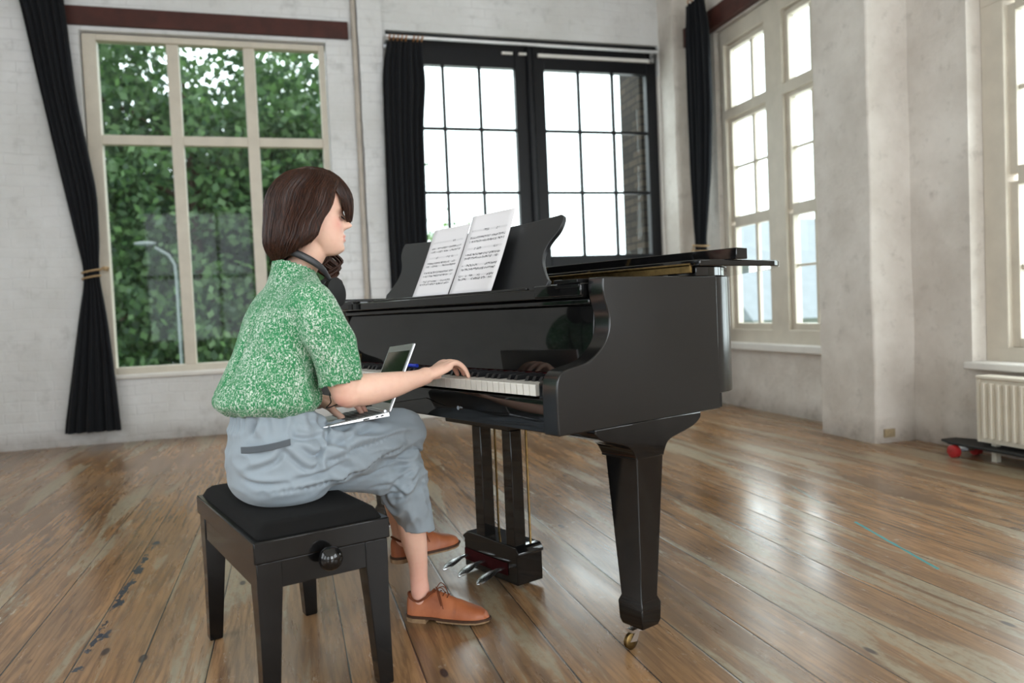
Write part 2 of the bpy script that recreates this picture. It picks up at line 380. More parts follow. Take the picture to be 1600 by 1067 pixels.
# ------------------------------------------------------------------ object helpers
def mesh_from(verts, faces, name='mesh', smooth=False, uvs=None):
    me = bpy.data.meshes.new(name)
    me.from_pydata([tuple(map(float, p)) for p in verts], [], faces); me.update()
    if smooth: me.polygons.foreach_set('use_smooth', [True]*len(me.polygons))
    return me
class MB:
    """collects shapes and links them as ONE mesh object"""
    def __init__(s): s.v = []; s.f = []
    def add(s, verts, faces):
        n = len(s.v); s.v += [tuple(map(float, p)) for p in verts]; s.f += [tuple(i+n for i in f) for f in faces]; return s
    def box(s, x0, x1, y0, y1, z0, z1):
        v = [(x, y, z) for z in (z0, z1) for y in (y0, y1) for x in (x0, x1)]
        return s.add(v, [(0, 2, 3, 1), (4, 5, 7, 6), (0, 1, 5, 4), (2, 6, 7, 3), (0, 4, 6, 2), (1, 3, 7, 5)])
    def tube(s, pts, rad, n=10, cap=True):
        pts = [np.array(p, float) for p in pts]
        if not hasattr(rad, '__len__'): rad = [rad]*len(pts)
        rings = []; prev = None
        for i, p in enumerate(pts):
            d = pts[min(i+1, len(pts)-1)] - pts[max(i-1, 0)]; d = d/(np.linalg.norm(d)+1e-12)
            if prev is None:
                a = np.cross(d, [0, 0, 1.]); 
                if np.linalg.norm(a) < .2: a = np.cross(d, [1., 0, 0])
            else: a = prev - d*(prev@d)
            a /= np.linalg.norm(a); prev = a; b_ = np.cross(d, a)
            rings.append([p + rad[i]*(math.cos(q)*a + math.sin(q)*b_) for q in [2*PI*k/n for k in range(n)]])
        return s.rings(rings, cap)
    def rings(s, rings, cap=True, closed=True):
        n = len(rings[0]); v = [p for r in rings for p in r]; f = []
        for i in range(len(rings)-1):
            for k in range(n if closed else n-1):
                k2 = (k+1) % n
                f.append((i*n+k, i*n+k2, (i+1)*n+k2, (i+1)*n+k))
        if cap and closed:
            f.append(tuple(range(n-1, -1, -1))); f.append(tuple((len(rings)-1)*n+k for k in range(n)))
        return s.add(v, f)
    def prism(s, poly, axis, a0, a1):
        """polygon (2D) extruded along axis"""
        def P(p, a): return {'x': (a, p[0], p[1]), 'y': (p[0], a, p[1]), 'z': (p[0], p[1], a)}[axis]
        n = len(poly)
        v = [P(p, a0) for p in poly] + [P(p, a1) for p in poly]
        f = [tuple(range(n-1, -1, -1)), tuple(range(n, 2*n))] + [(k, (k+1) % n, (k+1) % n+n, k+n) for k in range(n)]
        return s.add(v, f)
    def sphere(s, c, r, n=14, m_=8):
        r3 = r if hasattr(r, '__len__') else (r, r, r); rings = []
        for i in range(m_+1):
            a = PI*i/m_; rr = max(math.sin(a), 1e-4)
            rings.append([(c[0]+r3[0]*rr*math.cos(2*PI*k/n), c[1]+r3[1]*rr*math.sin(2*PI*k/n), c[2]-r3[2]*math.cos(a)) for k in range(n)])
        return s.rings(rings)
def link(o, parent=None, **props):
    COL.objects.link(o)
    if parent is not None: o.parent = parent
    for k, v in props.items(): o[k] = v
    return o
class Frame:
    """a placed coordinate frame; parts are given in frame coordinates"""
    def __init__(s, origin, yaw): s.o = np.array(origin, float); s.yaw = yaw
    def world(s, p):
        c, sn = math.cos(s.yaw), math.sin(s.yaw); return (s.o[0]+c*p[0]-sn*p[1], s.o[1]+sn*p[0]+c*p[1], s.o[2]+p[2])
ROOM = Frame((0, 0, 0), 0)
AP = math.radians(-68.75)
PF = Frame((.6018, 1.6853, 0), AP)          # piano: x along the keys to the treble, y towards the tail
def thing(name, frame, origin, label, cat, group=None, kind=None):
    o = bpy.data.objects.new(name, None); o.empty_display_size = .1; COL.objects.link(o)
    o.location = frame.world(origin); o.rotation_euler = (0, 0, frame.yaw)
    if label: o['label'] = label
    if cat: o['category'] = cat
    if group: o['group'] = group
    if kind: o['kind'] = kind
    o['_o'] = [float(x) for x in origin]
    return o
def finish(o, bevel=0, smooth=None, seg=2):
    if bevel:
        md = o.modifiers.new('bevel', 'BEVEL'); md.width = bevel; md.segments = seg; md.limit_method = 'ANGLE'; md.angle_limit = math.radians(35); md.harden_normals = False
    if smooth is not None:
        me = o.data; me.polygons.foreach_set('use_smooth', [True]*len(me.polygons))
        me.set_sharp_from_angle(angle=math.radians(smooth))
    return o
def part(name, mb, mat, parent, base=None, bevel=0, smooth=40, label=None):
    """one mesh under a thing; verts given in the thing's frame, base = the thing whose origin counts"""
    root = base or parent
    org = np.array(list(root['_o'])) if '_o' in root else np.zeros(3)
    v = [tuple(np.array(p)-org) for p in mb.v]
    if base is not None and base is not parent:
        pass
    me = mesh_from(v, mb.f, name); o = bpy.data.objects.new(name, me); me.materials.append(MATS[mat])
    bm = bmesh.new(); bm.from_mesh(me); bmesh.ops.recalc_face_normals(bm, faces=bm.faces); bm.to_mesh(me); bm.free()
    link(o, parent); finish(o, bevel, smooth)
    if label: o['label'] = label
    return o
def single(name, mb, mat, frame, origin, label, cat, group=None, kind=None, bevel=0, smooth=40):
    me = mesh_from([tuple(np.array(p)-np.array(origin)) for p in mb.v], mb.f, name); o = bpy.data.objects.new(name, me); me.materials.append(MATS[mat])
    bm = bmesh.new(); bm.from_mesh(me); bmesh.ops.recalc_face_normals(bm, faces=bm.faces); bm.to_mesh(me); bm.free()
    COL.objects.link(o); o.location = frame.world(origin); o.rotation_euler = (0, 0, frame.yaw); finish(o, bevel, smooth)
    if label: o['label'] = label
    if cat: o['category'] = cat
    if group: o['group'] = group
    if kind: o['kind'] = kind
    return o
def struct(name, mb, mat, bevel=0, smooth=40, parent=None):
    o = single(name, mb, mat, ROOM, (0, 0, 0), None, None, kind='structure', bevel=bevel, smooth=smooth)
    return o
def spline(pts, n):
    """Catmull-Rom through rows of numbers"""
    P = np.array(pts, float); P = np.vstack([2*P[0]-P[1], P, 2*P[-1]-P[-2]]); out = []
    segs = len(P)-3
    for k in range(n):
        s = k/(n-1)*segs; i = min(int(s), segs-1); t = s-i; a, b_, c, d = P[i:i+4]
        out.append(.5*((2*b_)+(-a+c)*t+(2*a-5*b_+4*c-d)*t*t+(-a+3*b_-3*c+d)*t**3))
    return np.array(out)

# ------------------------------------------------------------------ the room
ZC = 4.25                                  # ceiling
YB, XR, XL, YR_ = 6.67, 3.67, -3.3, -4.5   # back, right, left, rear wall faces
TH = .42
def wall_with_holes(name, mat, axis, face, out, a0, a1, holes, z0=0, z1=ZC, th=TH):
    """wall slab: axis 'x' runs along x at y=face, axis 'y' runs along y at x=face; out = +1/-1 thickness direction; holes = (a0,a1,z0,z1)"""
    mb = MB(); As = sorted({a0, a1, *[h[0] for h in holes], *[h[1] for h in holes]}); Zs = sorted({z0, z1, *[h[2] for h in holes], *[h[3] for h in holes]})
    f0, f1 = sorted((face, face+out*th))
    inside = lambda a, z: any(h[0] < a < h[1] and h[2] < z < h[3] for h in holes)
    solid = {(i, k): not inside((As[i]+As[i+1])/2, (Zs[k]+Zs[k+1])/2) for i in range(len(As)-1) for k in range(len(Zs)-1)}
    ids = {}
    def V(i, k, s_):
        key = (i, k, s_)
        if key not in ids:
            ids[key] = len(mb.v); d = f1 if s_ else f0
            mb.v.append((As[i], d, Zs[k]) if axis == 'x' else (d, As[i], Zs[k]))
        return ids[key]
    for (i, k), ok in solid.items():
        if not ok: continue
        mb.f.append((V(i, k, 0), V(i+1, k, 0), V(i+1, k+1, 0), V(i, k+1, 0)))
        mb.f.append((V(i, k, 1), V(i, k+1, 1), V(i+1, k+1, 1), V(i+1, k, 1)))
        for (di, dk, e) in ((-1, 0, ((i, k), (i, k+1))), (1, 0, ((i+1, k), (i+1, k+1))), (0, -1, ((i, k), (i+1, k))), (0, 1, ((i, k+1), (i+1, k+1)))):
            if not solid.get((i+di, k+dk), False):
                (p, q), (r_, s2) = e; mb.f.append((V(p, q, 0), V(r_, s2, 0), V(r_, s2, 1), V(p, q, 1)))
    return struct(name, mb, mat)
struct('floor', MB().box(XL-TH, 4.1, YR_-TH, YB+TH, -.2, 0), 'worn_boards')
struct('ceiling', MB().box(XL-TH, 4.1, YR_-TH, YB+TH, ZC, ZC+.2), 'ceiling_white')
wall_with_holes('wall_back', 'wall_white', 'x', YB, 1, XL, 3.87, [(-1.42, .43, .50, 3.20), (.93, 3.49, 0.02, 3.335)], th=.20)
wall_with_holes('wall_right', 'plaster_cream', 'y', XR, 1, YR_, YB, [(4.18, 5.98, .50, 3.22), (1.72, 3.42, .50, 3.22), (-3.2, 0, .8, 3.2)], th=.20)
wall_with_holes('wall_left', 'wall_white', 'y', XL, -1, YR_, YB, [(-3.2, -.6, .7, 3.3), (.4, 3.4, .7, 3.3)])
wall_with_holes('wall_rear', 'wall_white', 'x', YR_, -1, XL-TH, 4.09, [(-2.9, -.6, .5, 3.4), (1.1, 3.5, .5, 3.4)])

def rough_box(mb, x0, x1, y0, y1, z0, z1, step=.06, amp=.010, seed=0):
    """box with a subdivided, slightly uneven surface for old masonry"""
    bm = bmesh.new(); 
    nx, ny, nz = [max(1, int(round((b_-a)/step))) for a, b_ in ((x0, x1), (y0, y1), (z0, z1))]
    vid = {}
    def V(i, j, k):
        if (i, j, k) not in vid:
            p = [x0+(x1-x0)*i/nx, y0+(y1-y0)*j/ny, z0+(z1-z0)*k/nz]
            q = Vector((p[0]*3+seed, p[1]*3, p[2]*2.2)); 
            d = Vector((noise.noise(q), noise.noise(q+Vector((9, 4, 2))), 0))*amp + Vector((noise.noise(q*4), noise.noise(q*4+Vector((9, 4, 2))), 0))*amp*.5
            vid[(i, j, k)] = len(mb.v); mb.v.append((p[0]+d.x, p[1]+d.y, p[2]))
        return vid[(i, j, k)]
    for i in range(nx):
        for k in range(nz):
            mb.f.append((V(i, 0, k), V(i+1, 0, k), V(i+1, 0, k+1), V(i, 0, k+1))); mb.f.append((V(i, ny, k), V(i, ny, k+1), V(i+1, ny, k+1), V(i+1, ny, k)))
    for j in range(ny):
        for k in range(nz):
            mb.f.append((V(0, j, k), V(0, j, k+1), V(0, j+1, k+1), V(0, j+1, k))); mb.f.append((V(nx, j, k), V(nx, j+1, k), V(nx, j+1, k+1), V(nx, j, k+1)))
    return mb
struct('trim_1', rough_box(MB(), 3.376, XR+.02, 3.84, 4.33, 0, ZC, seed=3), 'plaster_cream', bevel=.012, smooth=60)     # brick pier
struct('trim_2', rough_box(MB(), .70, .90, 6.62, 6.70, 0, ZC, seed=7), 'wall_white', smooth=60)       # pilaster beside the doors
struct('trim_3', rough_box(MB(), 3.50, 3.70, 6.40, 6.70, 0, ZC, seed=17, amp=.008), 'plaster_cream', smooth=60)
# iron lintels
struct('trim_4', MB().box(-1.62, .62, 6.635, 6.70, 3.23, 3.37), 'red_oxide', bevel=.004)
struct('trim_5', MB().box(3.61, 3.70, 4.0, 6.62, 3.23, 3.40), 'red_oxide', bevel=.004)
struct('baseboard_back', MB().box(.93, 3.49, 6.62, 6.78, 0.0, .13), 'window_white', bevel=.004)
# the little cracked conduit down the wall
o = single('wall_pipe', MB().tube([(.665, 6.645, ZC-.02), (.668, 6.645, 2.6), (.664, 6.645, 1.4), (.667, 6.645, .02)], .022, 12), 'pipe_paint', ROOM, (.665, 6.645, 0),
       'thin painted pipe running down the white wall between the tree window and black doors', 'pipe')
single('wall_vent', MB().box(3.43, 3.505, 3.826, 3.846, .035, .085).box(3.435, 3.50, 3.82, 3.83, .045, .05).box(3.435, 3.50, 3.82, 3.83, .058, .063), 'outlet_paint', ROOM, (3.47, 3.83, .03),
       'small tan vent plate at the foot of the white brick pier', 'vent')

def bars(mb, rects, d0, d1, axis):
    for i, (a0, a1, z0, z1) in enumerate(rects):
        e = .0004*i
        mb.box(a0, a1, d0-e, d1+e, z0, z1) if axis == 'x' else mb.box(d0-e, d1+e, a0, a1, z0, z1)
    return mb
def window(name, axis, mat, frame, bar_list, panes, fd, bd, gd, sill=None, extra=None, kind='structure'):
    root = bpy.data.objects.new(name, None); COL.objects.link(root); root['kind'] = 'structure'; root['_o'] = [0, 0, 0]
    part('window_frame', bars(MB(), frame, *fd, axis), mat, root, bevel=.006)
    for r_ in bar_list: part('glazing_bar', bars(MB(), [r_], *bd, axis), mat, root, bevel=.005)
    for r_ in panes: part('window_pane', bars(MB(), [r_], *gd, axis), 'window_glass', root, smooth=None)
    if sill: part('window_sill', MB().box(*sill), 'window_white', root, bevel=.008)
    return root
# window 1: six panes looking into the trees
cols = [(-1.31, -.81), (-.72, -.23), (-.14, .37)]; rows = [(.585, 2.34), (2.415, 3.14)]
window('window_1', 'x', 'window_cream',
       [(-1.41, -1.31, .51, 3.19), (.37, .42, .51, 3.19), (-1.31, .37, 3.14, 3.19), (-1.31, .37, .51, .585)],
       [(-.81, -.72, .585, 3.14), (-.23, -.14, .585, 3.14), (-1.31, -.81, 2.34, 2.415), (-.72, -.23, 2.34, 2.415), (-.14, .37, 2.34, 2.415)],
       [(a, b_, c, d) for a, b_ in cols for c, d in rows], (6.71, 6.80), (6.725, 6.79), (6.752, 6.757), sill=(-1.41, .42, 6.64, 6.73, .495, .53))
# window 2: black double doors
lx = [(1.10, 1.414), (1.440, 1.744), (1.770, 2.08)]; rx = [(2.36, 2.684), (2.710, 3.024), (3.050, 3.375)]; rz = [(1.385, 1.953), (1.978, 2.513), (2.538, 3.07)]
fr = [(.94, 1.10, .05, 3.27), (2.08, 2.205, .05, 3.27), (2.235, 2.36, .05, 3.27), (3.375, 3.48, .05, 3.27), (.935, 3.485, 3.24, 3.33), (1.10, 2.08, 3.07, 3.27), (2.36, 3.375, 3.07, 3.27),
      (1.10, 2.08, 1.27, 1.385), (2.36, 3.375, 1.27, 1.385), (1.10, 2.08, .05, .22), (2.36, 3.375, .05, .22), (2.19, 2.25, .05, 3.27)]
bl = []
for cs in (lx, rx):
    for k in range(2): bl.append((cs[k][1], cs[k+1][0], 1.385, 3.07))
    for c in cs:
        for z in (1.953, 2.513): bl.append((c[0], c[1], z, z+.025))
w2 = window('window_2', 'x', 'black_paint', fr, bl, [(a, b_, c, d) for cs in (lx, rx) for a, b_ in cs for c, d in rz], (6.70, 6.77), (6.715, 6.755), (6.733, 6.737))
part('door_panel', MB().box(1.10, 2.08, 6.72, 6.75, .22, 1.27).box(2.36, 3.375, 6.72, 6.75, .22, 1.27), 'black_paint', w2, bevel=.004)
part('centre_post', MB().tube([(2.22, 6.69, .05), (2.22, 6.69, 3.27)], .035, 12), 'black_paint', w2)
part('blind_track', MB().box(1.96, 2.06, 6.675, 6.70, 3.185, 3.205).box(2.12, 2.24, 6.675, 6.70, 3.185, 3.205).box(2.30, 3.44, 6.675, 6.70, 3.175, 3.205), 'window_white', w2)
part('jamb_strip', MB().box(3.478, 3.495, 6.66, 6.72, .02, 3.05), 'window_white', w2)
# windows 3 and 4: tall cream sashes on the right
def sash(name, y_cols, y0, y1, x_face, zrows, zb, zt, sill):
    """y_cols: list of bays, each a list of (a0,a1) glass columns"""
    fx = (x_face, x_face+.10); fr = []
    bays = sorted([(min(c[0] for c in b_), max(c[1] for c in b_)) for b_ in y_cols])
    fr += [(bays[1][1]+.045, y1, zb, zt), (y0, bays[0][0]-.045, zb, zt), (bays[0][1]+.045, bays[1][0]-.045, zb, zt)]
    fr += [(y0, y1, zb, zrows[0][0]-.05), (y0, y1, zrows[-1][1]+.05, zt), (y0, y1, 2.45, 2.53)]
    bl, pn = [], []
    sashes = []
    for b_ in y_cols:
        a0, a1 = min(c[0] for c in b_), max(c[1] for c in b_)
        sashes += [(a0-.05, a0, zrows[0][0]-.05, zrows[1][1]+.02), (a1, a1+.05, zrows[0][0]-.05, zrows[1][1]+.02),
                   (a0-.05, a0, zrows[2][0]-.04, zrows[3][1]+.04), (a1, a1+.05, zrows[2][0]-.04, zrows[3][1]+.04), (a0-.05, a0, zrows[4][0]-.04, zrows[4][1]+.04), (a1, a1+.05, zrows[4][0]-.04, zrows[4][1]+.04),
                   (a0, a1, zrows[0][0]-.05, zrows[0][0]), (a0, a1, zrows[1][1], zrows[2][0]), (a0, a1, zrows[3][1], zrows[3][1]+.05), (a0, a1, zrows[4][0]-.05, zrows[4][0]), (a0, a1, zrows[4][1], zrows[4][1]+.04)]
        for c in sorted(b_)[:-1]:
            nx = sorted(b_)[sorted(b_).index(c)+1]
            for z0, z1 in ((zrows[0][0], zrows[1][1]), (zrows[2][0], zrows[3][1]), zrows[4]): bl.append((c[1], nx[0], z0, z1))
        for c in b_:
            bl.append((c[0], c[1], zrows[0][1], zrows[1][0])); bl.append((c[0], c[1], zrows[2][1], zrows[3][0]))
            pn += [(c[0], c[1], z0, z1) for z0, z1 in zrows]
    root = window(name, 'y', 'window_cream', fr, bl, pn, fx, (x_face+.05, x_face+.08), (x_face+.063, x_face+.067), sill=sill)
    part('sash_frame', bars(MB(), sashes, x_face+.035, x_face+.085, 'y'), 'window_cream', root, bevel=.004)
    return root
Z3 = [(.71, 1.14), (1.16, 1.53), (1.62, 2.03), (2.05, 2.42), (2.55, 3.03)]
sash('window_3', [[(5.36, 5.54), (5.575, 5.84)], [(4.56, 4.80), (4.83, 5.05)]], 4.20, 5.96, 3.70, Z3, .52, 3.21, (3.625, 3.71, 4.20, 5.96, .49, .55))
Z4 = [(.63, 1.00), (1.03, 1.46), (1.56, 1.965), (1.99, 2.385), (2.55, 3.03)]
sash('window_4', [[(3.02, 3.235), (2.74, 2.99)], [(2.10, 2.32), (2.35, 2.57)]], 1.72, 3.42, 3.77, Z4, .50, 3.21, (3.60, 3.80, 1.72, 3.42, .465, .505))
# unseen windows behind and beside the camera, put in to let light into the room
def plain_window(name, axis, a0, a1, z0, z1, d):
    n = 3; st = (a1-a0)/n
    window(name, axis, 'window_cream', [(a0, a0+.07, z0, z1), (a1-.07, a1, z0, z1), (a0, a1, z0, z0+.07), (a0, a1, z1-.07, z1)],
           [(a0+st*k-.03, a0+st*k+.03, z0, z1) for k in (1, 2)]+[(a0, a1, (z0+z1)/2-.03, (z0+z1)/2+.03)], [], (d-.04, d+.04), (d-.025, d+.025), (0, 0))
plain_window('window_5', 'x', -2.9, -.6, .5, 3.4, -4.7); plain_window('window_6', 'x', 1.1, 3.5, .5, 3.4, -4.7)
plain_window('window_7', 'y', -3.2, -.6, .7, 3.3, -3.5); plain_window('window_8', 'y', .4, 3.4, .7, 3.3, -3.5); plain_window('window_9', 'y', -3.2, 0, .8, 3.2, 3.80)

# ------------------------------------------------------------------ curtains
def curtain(name, edges, y, depth, pleats, label, axis='x', tie=None, rings=None, seed=0):
    """edges: (z, a0, a1) from top to bottom"""
    zs = np.array([e[0] for e in edges]); z = np.linspace(zs[0], zs[-1], 70)
    a0 = np.interp(-z, -zs, [e[1] for e in edges]); a1 = np.interp(-z, -zs, [e[2] for e in edges])
    ks = np.ones(5)/5; pad = lambda q: np.concatenate([[q[0]]*2, q, [q[-1]]*2]); a0, a1 = np.convolve(pad(a0), ks, 'valid'), np.convolve(pad(a1), ks, 'valid')
    wmax = (a1-a0).max(); nu = pleats*10; v = []; f = []
    org = ((a0[-1]+a1[-1])/2, y, zs[-1]) if axis == 'x' else (y, (a0[-1]+a1[-1])/2, zs[-1])
    for i in range(len(z)):
        wd = a1[i]-a0[i]; sq = .35+.65*wd/wmax
        for s_ in (0, 1):
            for k in range(nu+1):
                u = k/nu; ph = u*pleats*2*PI + .5*math.sin(z[i]*1.3+seed+u*5)
                d = depth*(.55*math.sin(ph)+.22*math.sin(ph*.5+1.1+seed)+.1*math.sin(ph*1.7+z[i]*2))
                th = .006 if s_ else -.006
                # bundle into a rounder shape where the cloth is gathered
                d = d*sq*(1 if s_ else 1) + (1-sq)*depth*1.1*(math.sin(PI*u))*(-1 if s_ else 1)
                p = (a0[i]+wd*(u+.012*math.sin(ph+1)), y+d+th*1.0, z[i])
                v.append(p if axis == 'x' else (p[1], p[0], p[2]))
    W = nu+1
    for i in range(len(z)-1):
        for s_ in (0, 1):
            for k in range(nu):
                b0 = (i*2+s_)*W+k; b1 = ((i+1)*2+s_)*W+k; f.append((b0, b0+1, b1+1, b1))
        for k in (0, nu): b0 = (i*2)*W+k; b1 = ((i+1)*2)*W+k; f.append((b0, b0+W, b1+W, b1))
    for i in (0, len(z)-1):
        for k in range(nu): b0 = i*2*W+k; f.append((b0, b0+1, b0+W+1, b0+W))
    root = bpy.data.objects.new(name, None); COL.objects.link(root); root.location = org; root['_o'] = list(map(float, org)); root['label'] = label; root['category'] = 'curtain'; root['group'] = 'black curtains'
    del root['group']
    mb = MB(); mb.add(v, f); part('drape', mb, 'curtain_black', root, smooth=70)
    if tie is not None:
        i = int(np.argmin(abs(z-tie))); c = (a0[i]+a1[i])/2; h = (a1[i]-a0[i])/2+.006
        for dz in (0, -.045):
            q = [(c+h*math.cos(t_), y+(depth*1.25+.01)*math.sin(t_), tie+dz+.012*math.cos(t_)) for t_ in np.linspace(0, 2*PI, 25)]
            q = q if axis == 'x' else [(p[1], p[0], p[2]) for p in q]
            part('tieback', MB().tube(q, .007, 8), 'rope', root)
        e = (c+h, y, tie+.01); q = [(e[0], y, e[2]), (e[0]+.03, y-.01, e[2]+.02), (e[0]+.05, y+.06, e[2]+.02), (e[0]+.03, y+.10, e[2])]
        if axis == 'x': part('tieback_knot', MB().tube(q, .008, 8).sphere((e[0]+.035, y, e[2]+.01), .018), 'rope', root)
        else:
            q = [(y-.02, c+h, tie), (y-.035, c+h+.02, tie-.05), (y-.03, c+h+.03, tie-.13)]; part('tieback_knot', MB().tube(q, .007, 8), 'rope', root)
    for r_ in (rings or []):
        cx, cy, cz, rad = r_; q = [(cx+.004*math.sin(t_), cy+rad*math.cos(t_), cz+rad*math.sin(t_)) for t_ in np.linspace(0, 2*PI, 21)]
        if axis == 'y': q = [(cx+rad*math.cos(t_), cy, cz+rad*math.sin(t_)) for t_ in np.linspace(0, 2*PI, 21)]
        part('curtain_ring', MB().tube(q, .006, 8), 'wooden_ring', root)
    return root
curtain('curtain', [(3.62, -1.83, -1.50), (3.33, -1.77, -1.48), (2.65, -1.67, -1.44), (1.93, -1.56, -1.34), (1.5, -1.49, -1.345), (1.36, -1.465, -1.365), (1.30, -1.46, -1.36), (1.0, -1.52, -1.325), (.6, -1.59, -1.30), (.11, -1.675, -1.275)],
        6.56, .035, 6, 'long black curtain tied with rope left of the tree window', tie=1.34)
curtain('curtain', [(3.20, .93, 1.22), (3.05, .89, 1.22), (2.9, .87, 1.24), (2.5, .865, 1.20), (1.6, .855, 1.19), (.9, .86, 1.20), (.12, .87, 1.22)],
        6.56, .04, 7, 'black curtain hanging straight from the steel rod over the double doors', seed=2,
        rings=[(.95+.035*k+(.03 if k > 4 else 0), 6.56, 3.235, .022) for k in range(8)])
curtain('curtain', [(3.50, 5.90, 6.16), (3.2, 5.83, 6.20), (2.6, 5.83, 6.19), (2.0, 5.88, 6.17), (1.5, 5.97, 6.14), (1.40, 5.99, 6.12), (1.3, 5.97, 6.14), (.9, 5.92, 6.2), (.2, 5.86, 6.28)],
        3.52, .045, 5, 'narrow black curtain tied back in the corner beside the sash window', axis='y', tie=1.40, seed=5, rings=[(3.52, 5.98+.06*k, 3.52, .022) for k in range(3)])
cr = thing('curtain_rod', ROOM, (2.17, 6.56, 3.24), 'steel curtain rod running above the black double doors', 'curtain rod')
part('rod', MB().tube([(.92, 6.56, 3.245), (3.43, 6.56, 3.235)], .014, 12), 'bright_steel', cr)
for x in (.93, 3.42): part('bracket', MB().box(x-.012, x+.012, 6.55, 6.668, 3.21, 3.222).box(x-.02, x+.02, 6.655, 6.668, 3.17, 3.27), 'steel', cr)

# ------------------------------------------------------------------ radiator and the thing under it
rd = thing('radiator', ROOM, (3.50, 2.60, .09), 'cream ribbed panel radiator below the right-hand window', 'radiator')
mb = MB(); y = 1.98
mb.box(3.485, 3.495, 1.96, 3.22, .10, .44)
y = 1.985
while y < 3.20:
    mb.prism([(3.487, y), (3.468, y+.008), (3.468, y+.022), (3.487, y+.030)], 'z', .125, .415); y += .0435
part('front_panel', mb, 'radiator_cream', rd, bevel=.002)
part('rear_panel', MB().box(3.555, 3.565, 1.97, 3.21, .10, .43), 'radiator_cream', rd)
part('top_grille', MB().box(3.47, 3.57, 1.96, 3.22, .435, .452), 'radiator_cream', rd, bevel=.004)
part('side_cover', MB().box(3.478, 3.57, 3.205, 3.222, .10, .44), 'radiator_cream', rd, bevel=.003)
for yy in (2.1, 3.1): part('wall_bracket', MB().box(3.56, 3.668, yy-.02, yy+.02, .14, .40), 'radiator_cream', rd)
for yy in (2.05, 3.15): part('foot', MB().box(3.51, 3.54, yy-.015, yy+.015, 0, .11), 'radiator_cream', rd)
sb = thing('skateboard', ROOM, (3.51, 2.97, 0), 'dark low board on red wheels lying on the floor under the radiator', 'skateboard')
part('deck', MB().prism([(3.46, 2.55), (3.58, 2.55), (3.61, 2.62), (3.61, 3.36), (3.57, 3.45), (3.47, 3.45), (3.43, 3.36), (3.43, 2.62)], 'z', .068, .082), 'rubber', sb, bevel=.004)
for yy in (3.33, 2.70):
    part('truck', MB().tube([(3.45, yy, .034), (3.59, yy, .034)], .009, 8).box(3.50, 3.54, yy-.03, yy+.03, .034, .068), 'steel', sb)
    for xx in (3.435, 3.585): part('wheel', MB().tube([(xx-.018, yy, .034), (xx-.014, yy, .034), (xx+.014, yy, .034), (xx+.018, yy, .034)], [.026, .034, .034, .026], 20), 'red_plastic', sb)

# ------------------------------------------------------------------ outside
rng = random.Random(4)
def tree(loc, label, height, crown, leaves, mat, trunk_h, size=.09, seed=1, name='tree', branches=16):
    R = np.random.RandomState(seed); root = thing(name, ROOM, loc, label, 'tree')
    mb = MB(); top = np.array([loc[0]+R.uniform(-.4, .4), loc[1], loc[2]+height*.85]); base = np.array(loc, float)
    mb.tube([base, base*.6+top*.4+[.1, 0, 0], top], [.16, .11, .03], 10)
    tips = []
    cx, cy, cz, rx_, ry_, rz_ = crown
    for k in range(branches):
        s_ = base+(top-base)*R.uniform(.25, .9); a = R.uniform(0, 2*PI); e = np.array([cx+rx_*.85*math.cos(a), cy+ry_*.85*math.sin(a), np.clip(s_[2]+R.uniform(-.3, 1.4), cz-rz_, cz+rz_)])
        mid = (s_+e)/2+[R.uniform(-.2, .2), R.uniform(-.2, .2), R.uniform(.1, .5)]
        mb.tube(spline([s_, mid, e], 7), np.linspace(.05, .012, 7), 6); tips += [mid, e, (mid+e)/2]
    part('trunk', mb, 'bark', root)
    # leaves: folded quads, gathered in sprays
    n_s = leaves//22; v = np.zeros((n_s*22*4, 3)); f = []
    c = 0
    for k in range(n_s):
        if R.rand() < .45: q = np.array(tips[R.randint(len(tips))])+R.normal(0, .35, 3)
        else:
            d = R.normal(0, 1, 3); d /= np.linalg.norm(d); q = np.array([cx, cy, cz])+d*np.array([rx_, ry_, rz_])*R.uniform(.25, 1)**.6
        out = R.normal(0, 1, 3); out[2] -= .5; out /= np.linalg.norm(out)
        for j in range(22):
            p = q+R.normal(0, .17, 3)*[1, 1, .6]; ax = out+R.normal(0, .5, 3); ax /= np.linalg.norm(ax); sd = np.cross(ax, R.normal(0, 1, 3)); sd /= np.linalg.norm(sd)
            l_ = size*R.uniform(.7, 1.3); w_ = l_*.36
            v[c:c+4] = [p, p+ax*l_*.5+sd*w_, p+ax*l_, p+ax*l_*.5-sd*w_]; f.append((c, c+1, c+2, c+3)); c += 4
    o = np.array(loc); me = mesh_from(v-o, f, 'foliage'); me.materials.append(MATS[mat]); ob = bpy.data.objects.new('foliage', me); link(ob, root)
    return root
GZ = -3.6
struct('ground', MB().box(-60, 60, 7.2, 90, GZ-.3, GZ).box(4.2, 60, -20, 7.2, GZ-.3, GZ), 'grass_green')
tree((-1.2, 12.2, GZ), 'large leafy green tree with arching dark branches in the left window panes', 9.5, (-1.3, 12.4, 2.2, 2.6, 1.8, 3.8), 36000, 'leaf_mid', 6, .13, 1)
tree((1.1, 13.4, GZ), 'broad green tree seen through the right panes of the left window', 9, (.45, 13.6, 1.9, 1.9, 1.7, 3.8), 24000, 'leaf_mid', 6, .13, 2)
tree((-3.6, 16.5, GZ), 'darker tree standing deeper behind the left window trees', 10, (-1.6, 16.8, 1.5, 4.2, 1.8, 4.6), 40000, 'leaf_dark', 6, .19, 3)
tree((2.75, 11.6, GZ), 'small pale tree showing low in the left door panes', 5.5, (2.55, 11.6, 1.1, .5, .6, 1.5), 2600, 'leaf_light', 3, .09, 5, branches=7)
tree((12.5, 7.0, GZ), 'hazy green tree outside the far right window', 6, (12.5, 7.4, .1, 1.8, 2.2, 1.9), 7000, 'leaf_light', 3, .14, 6, branches=9)
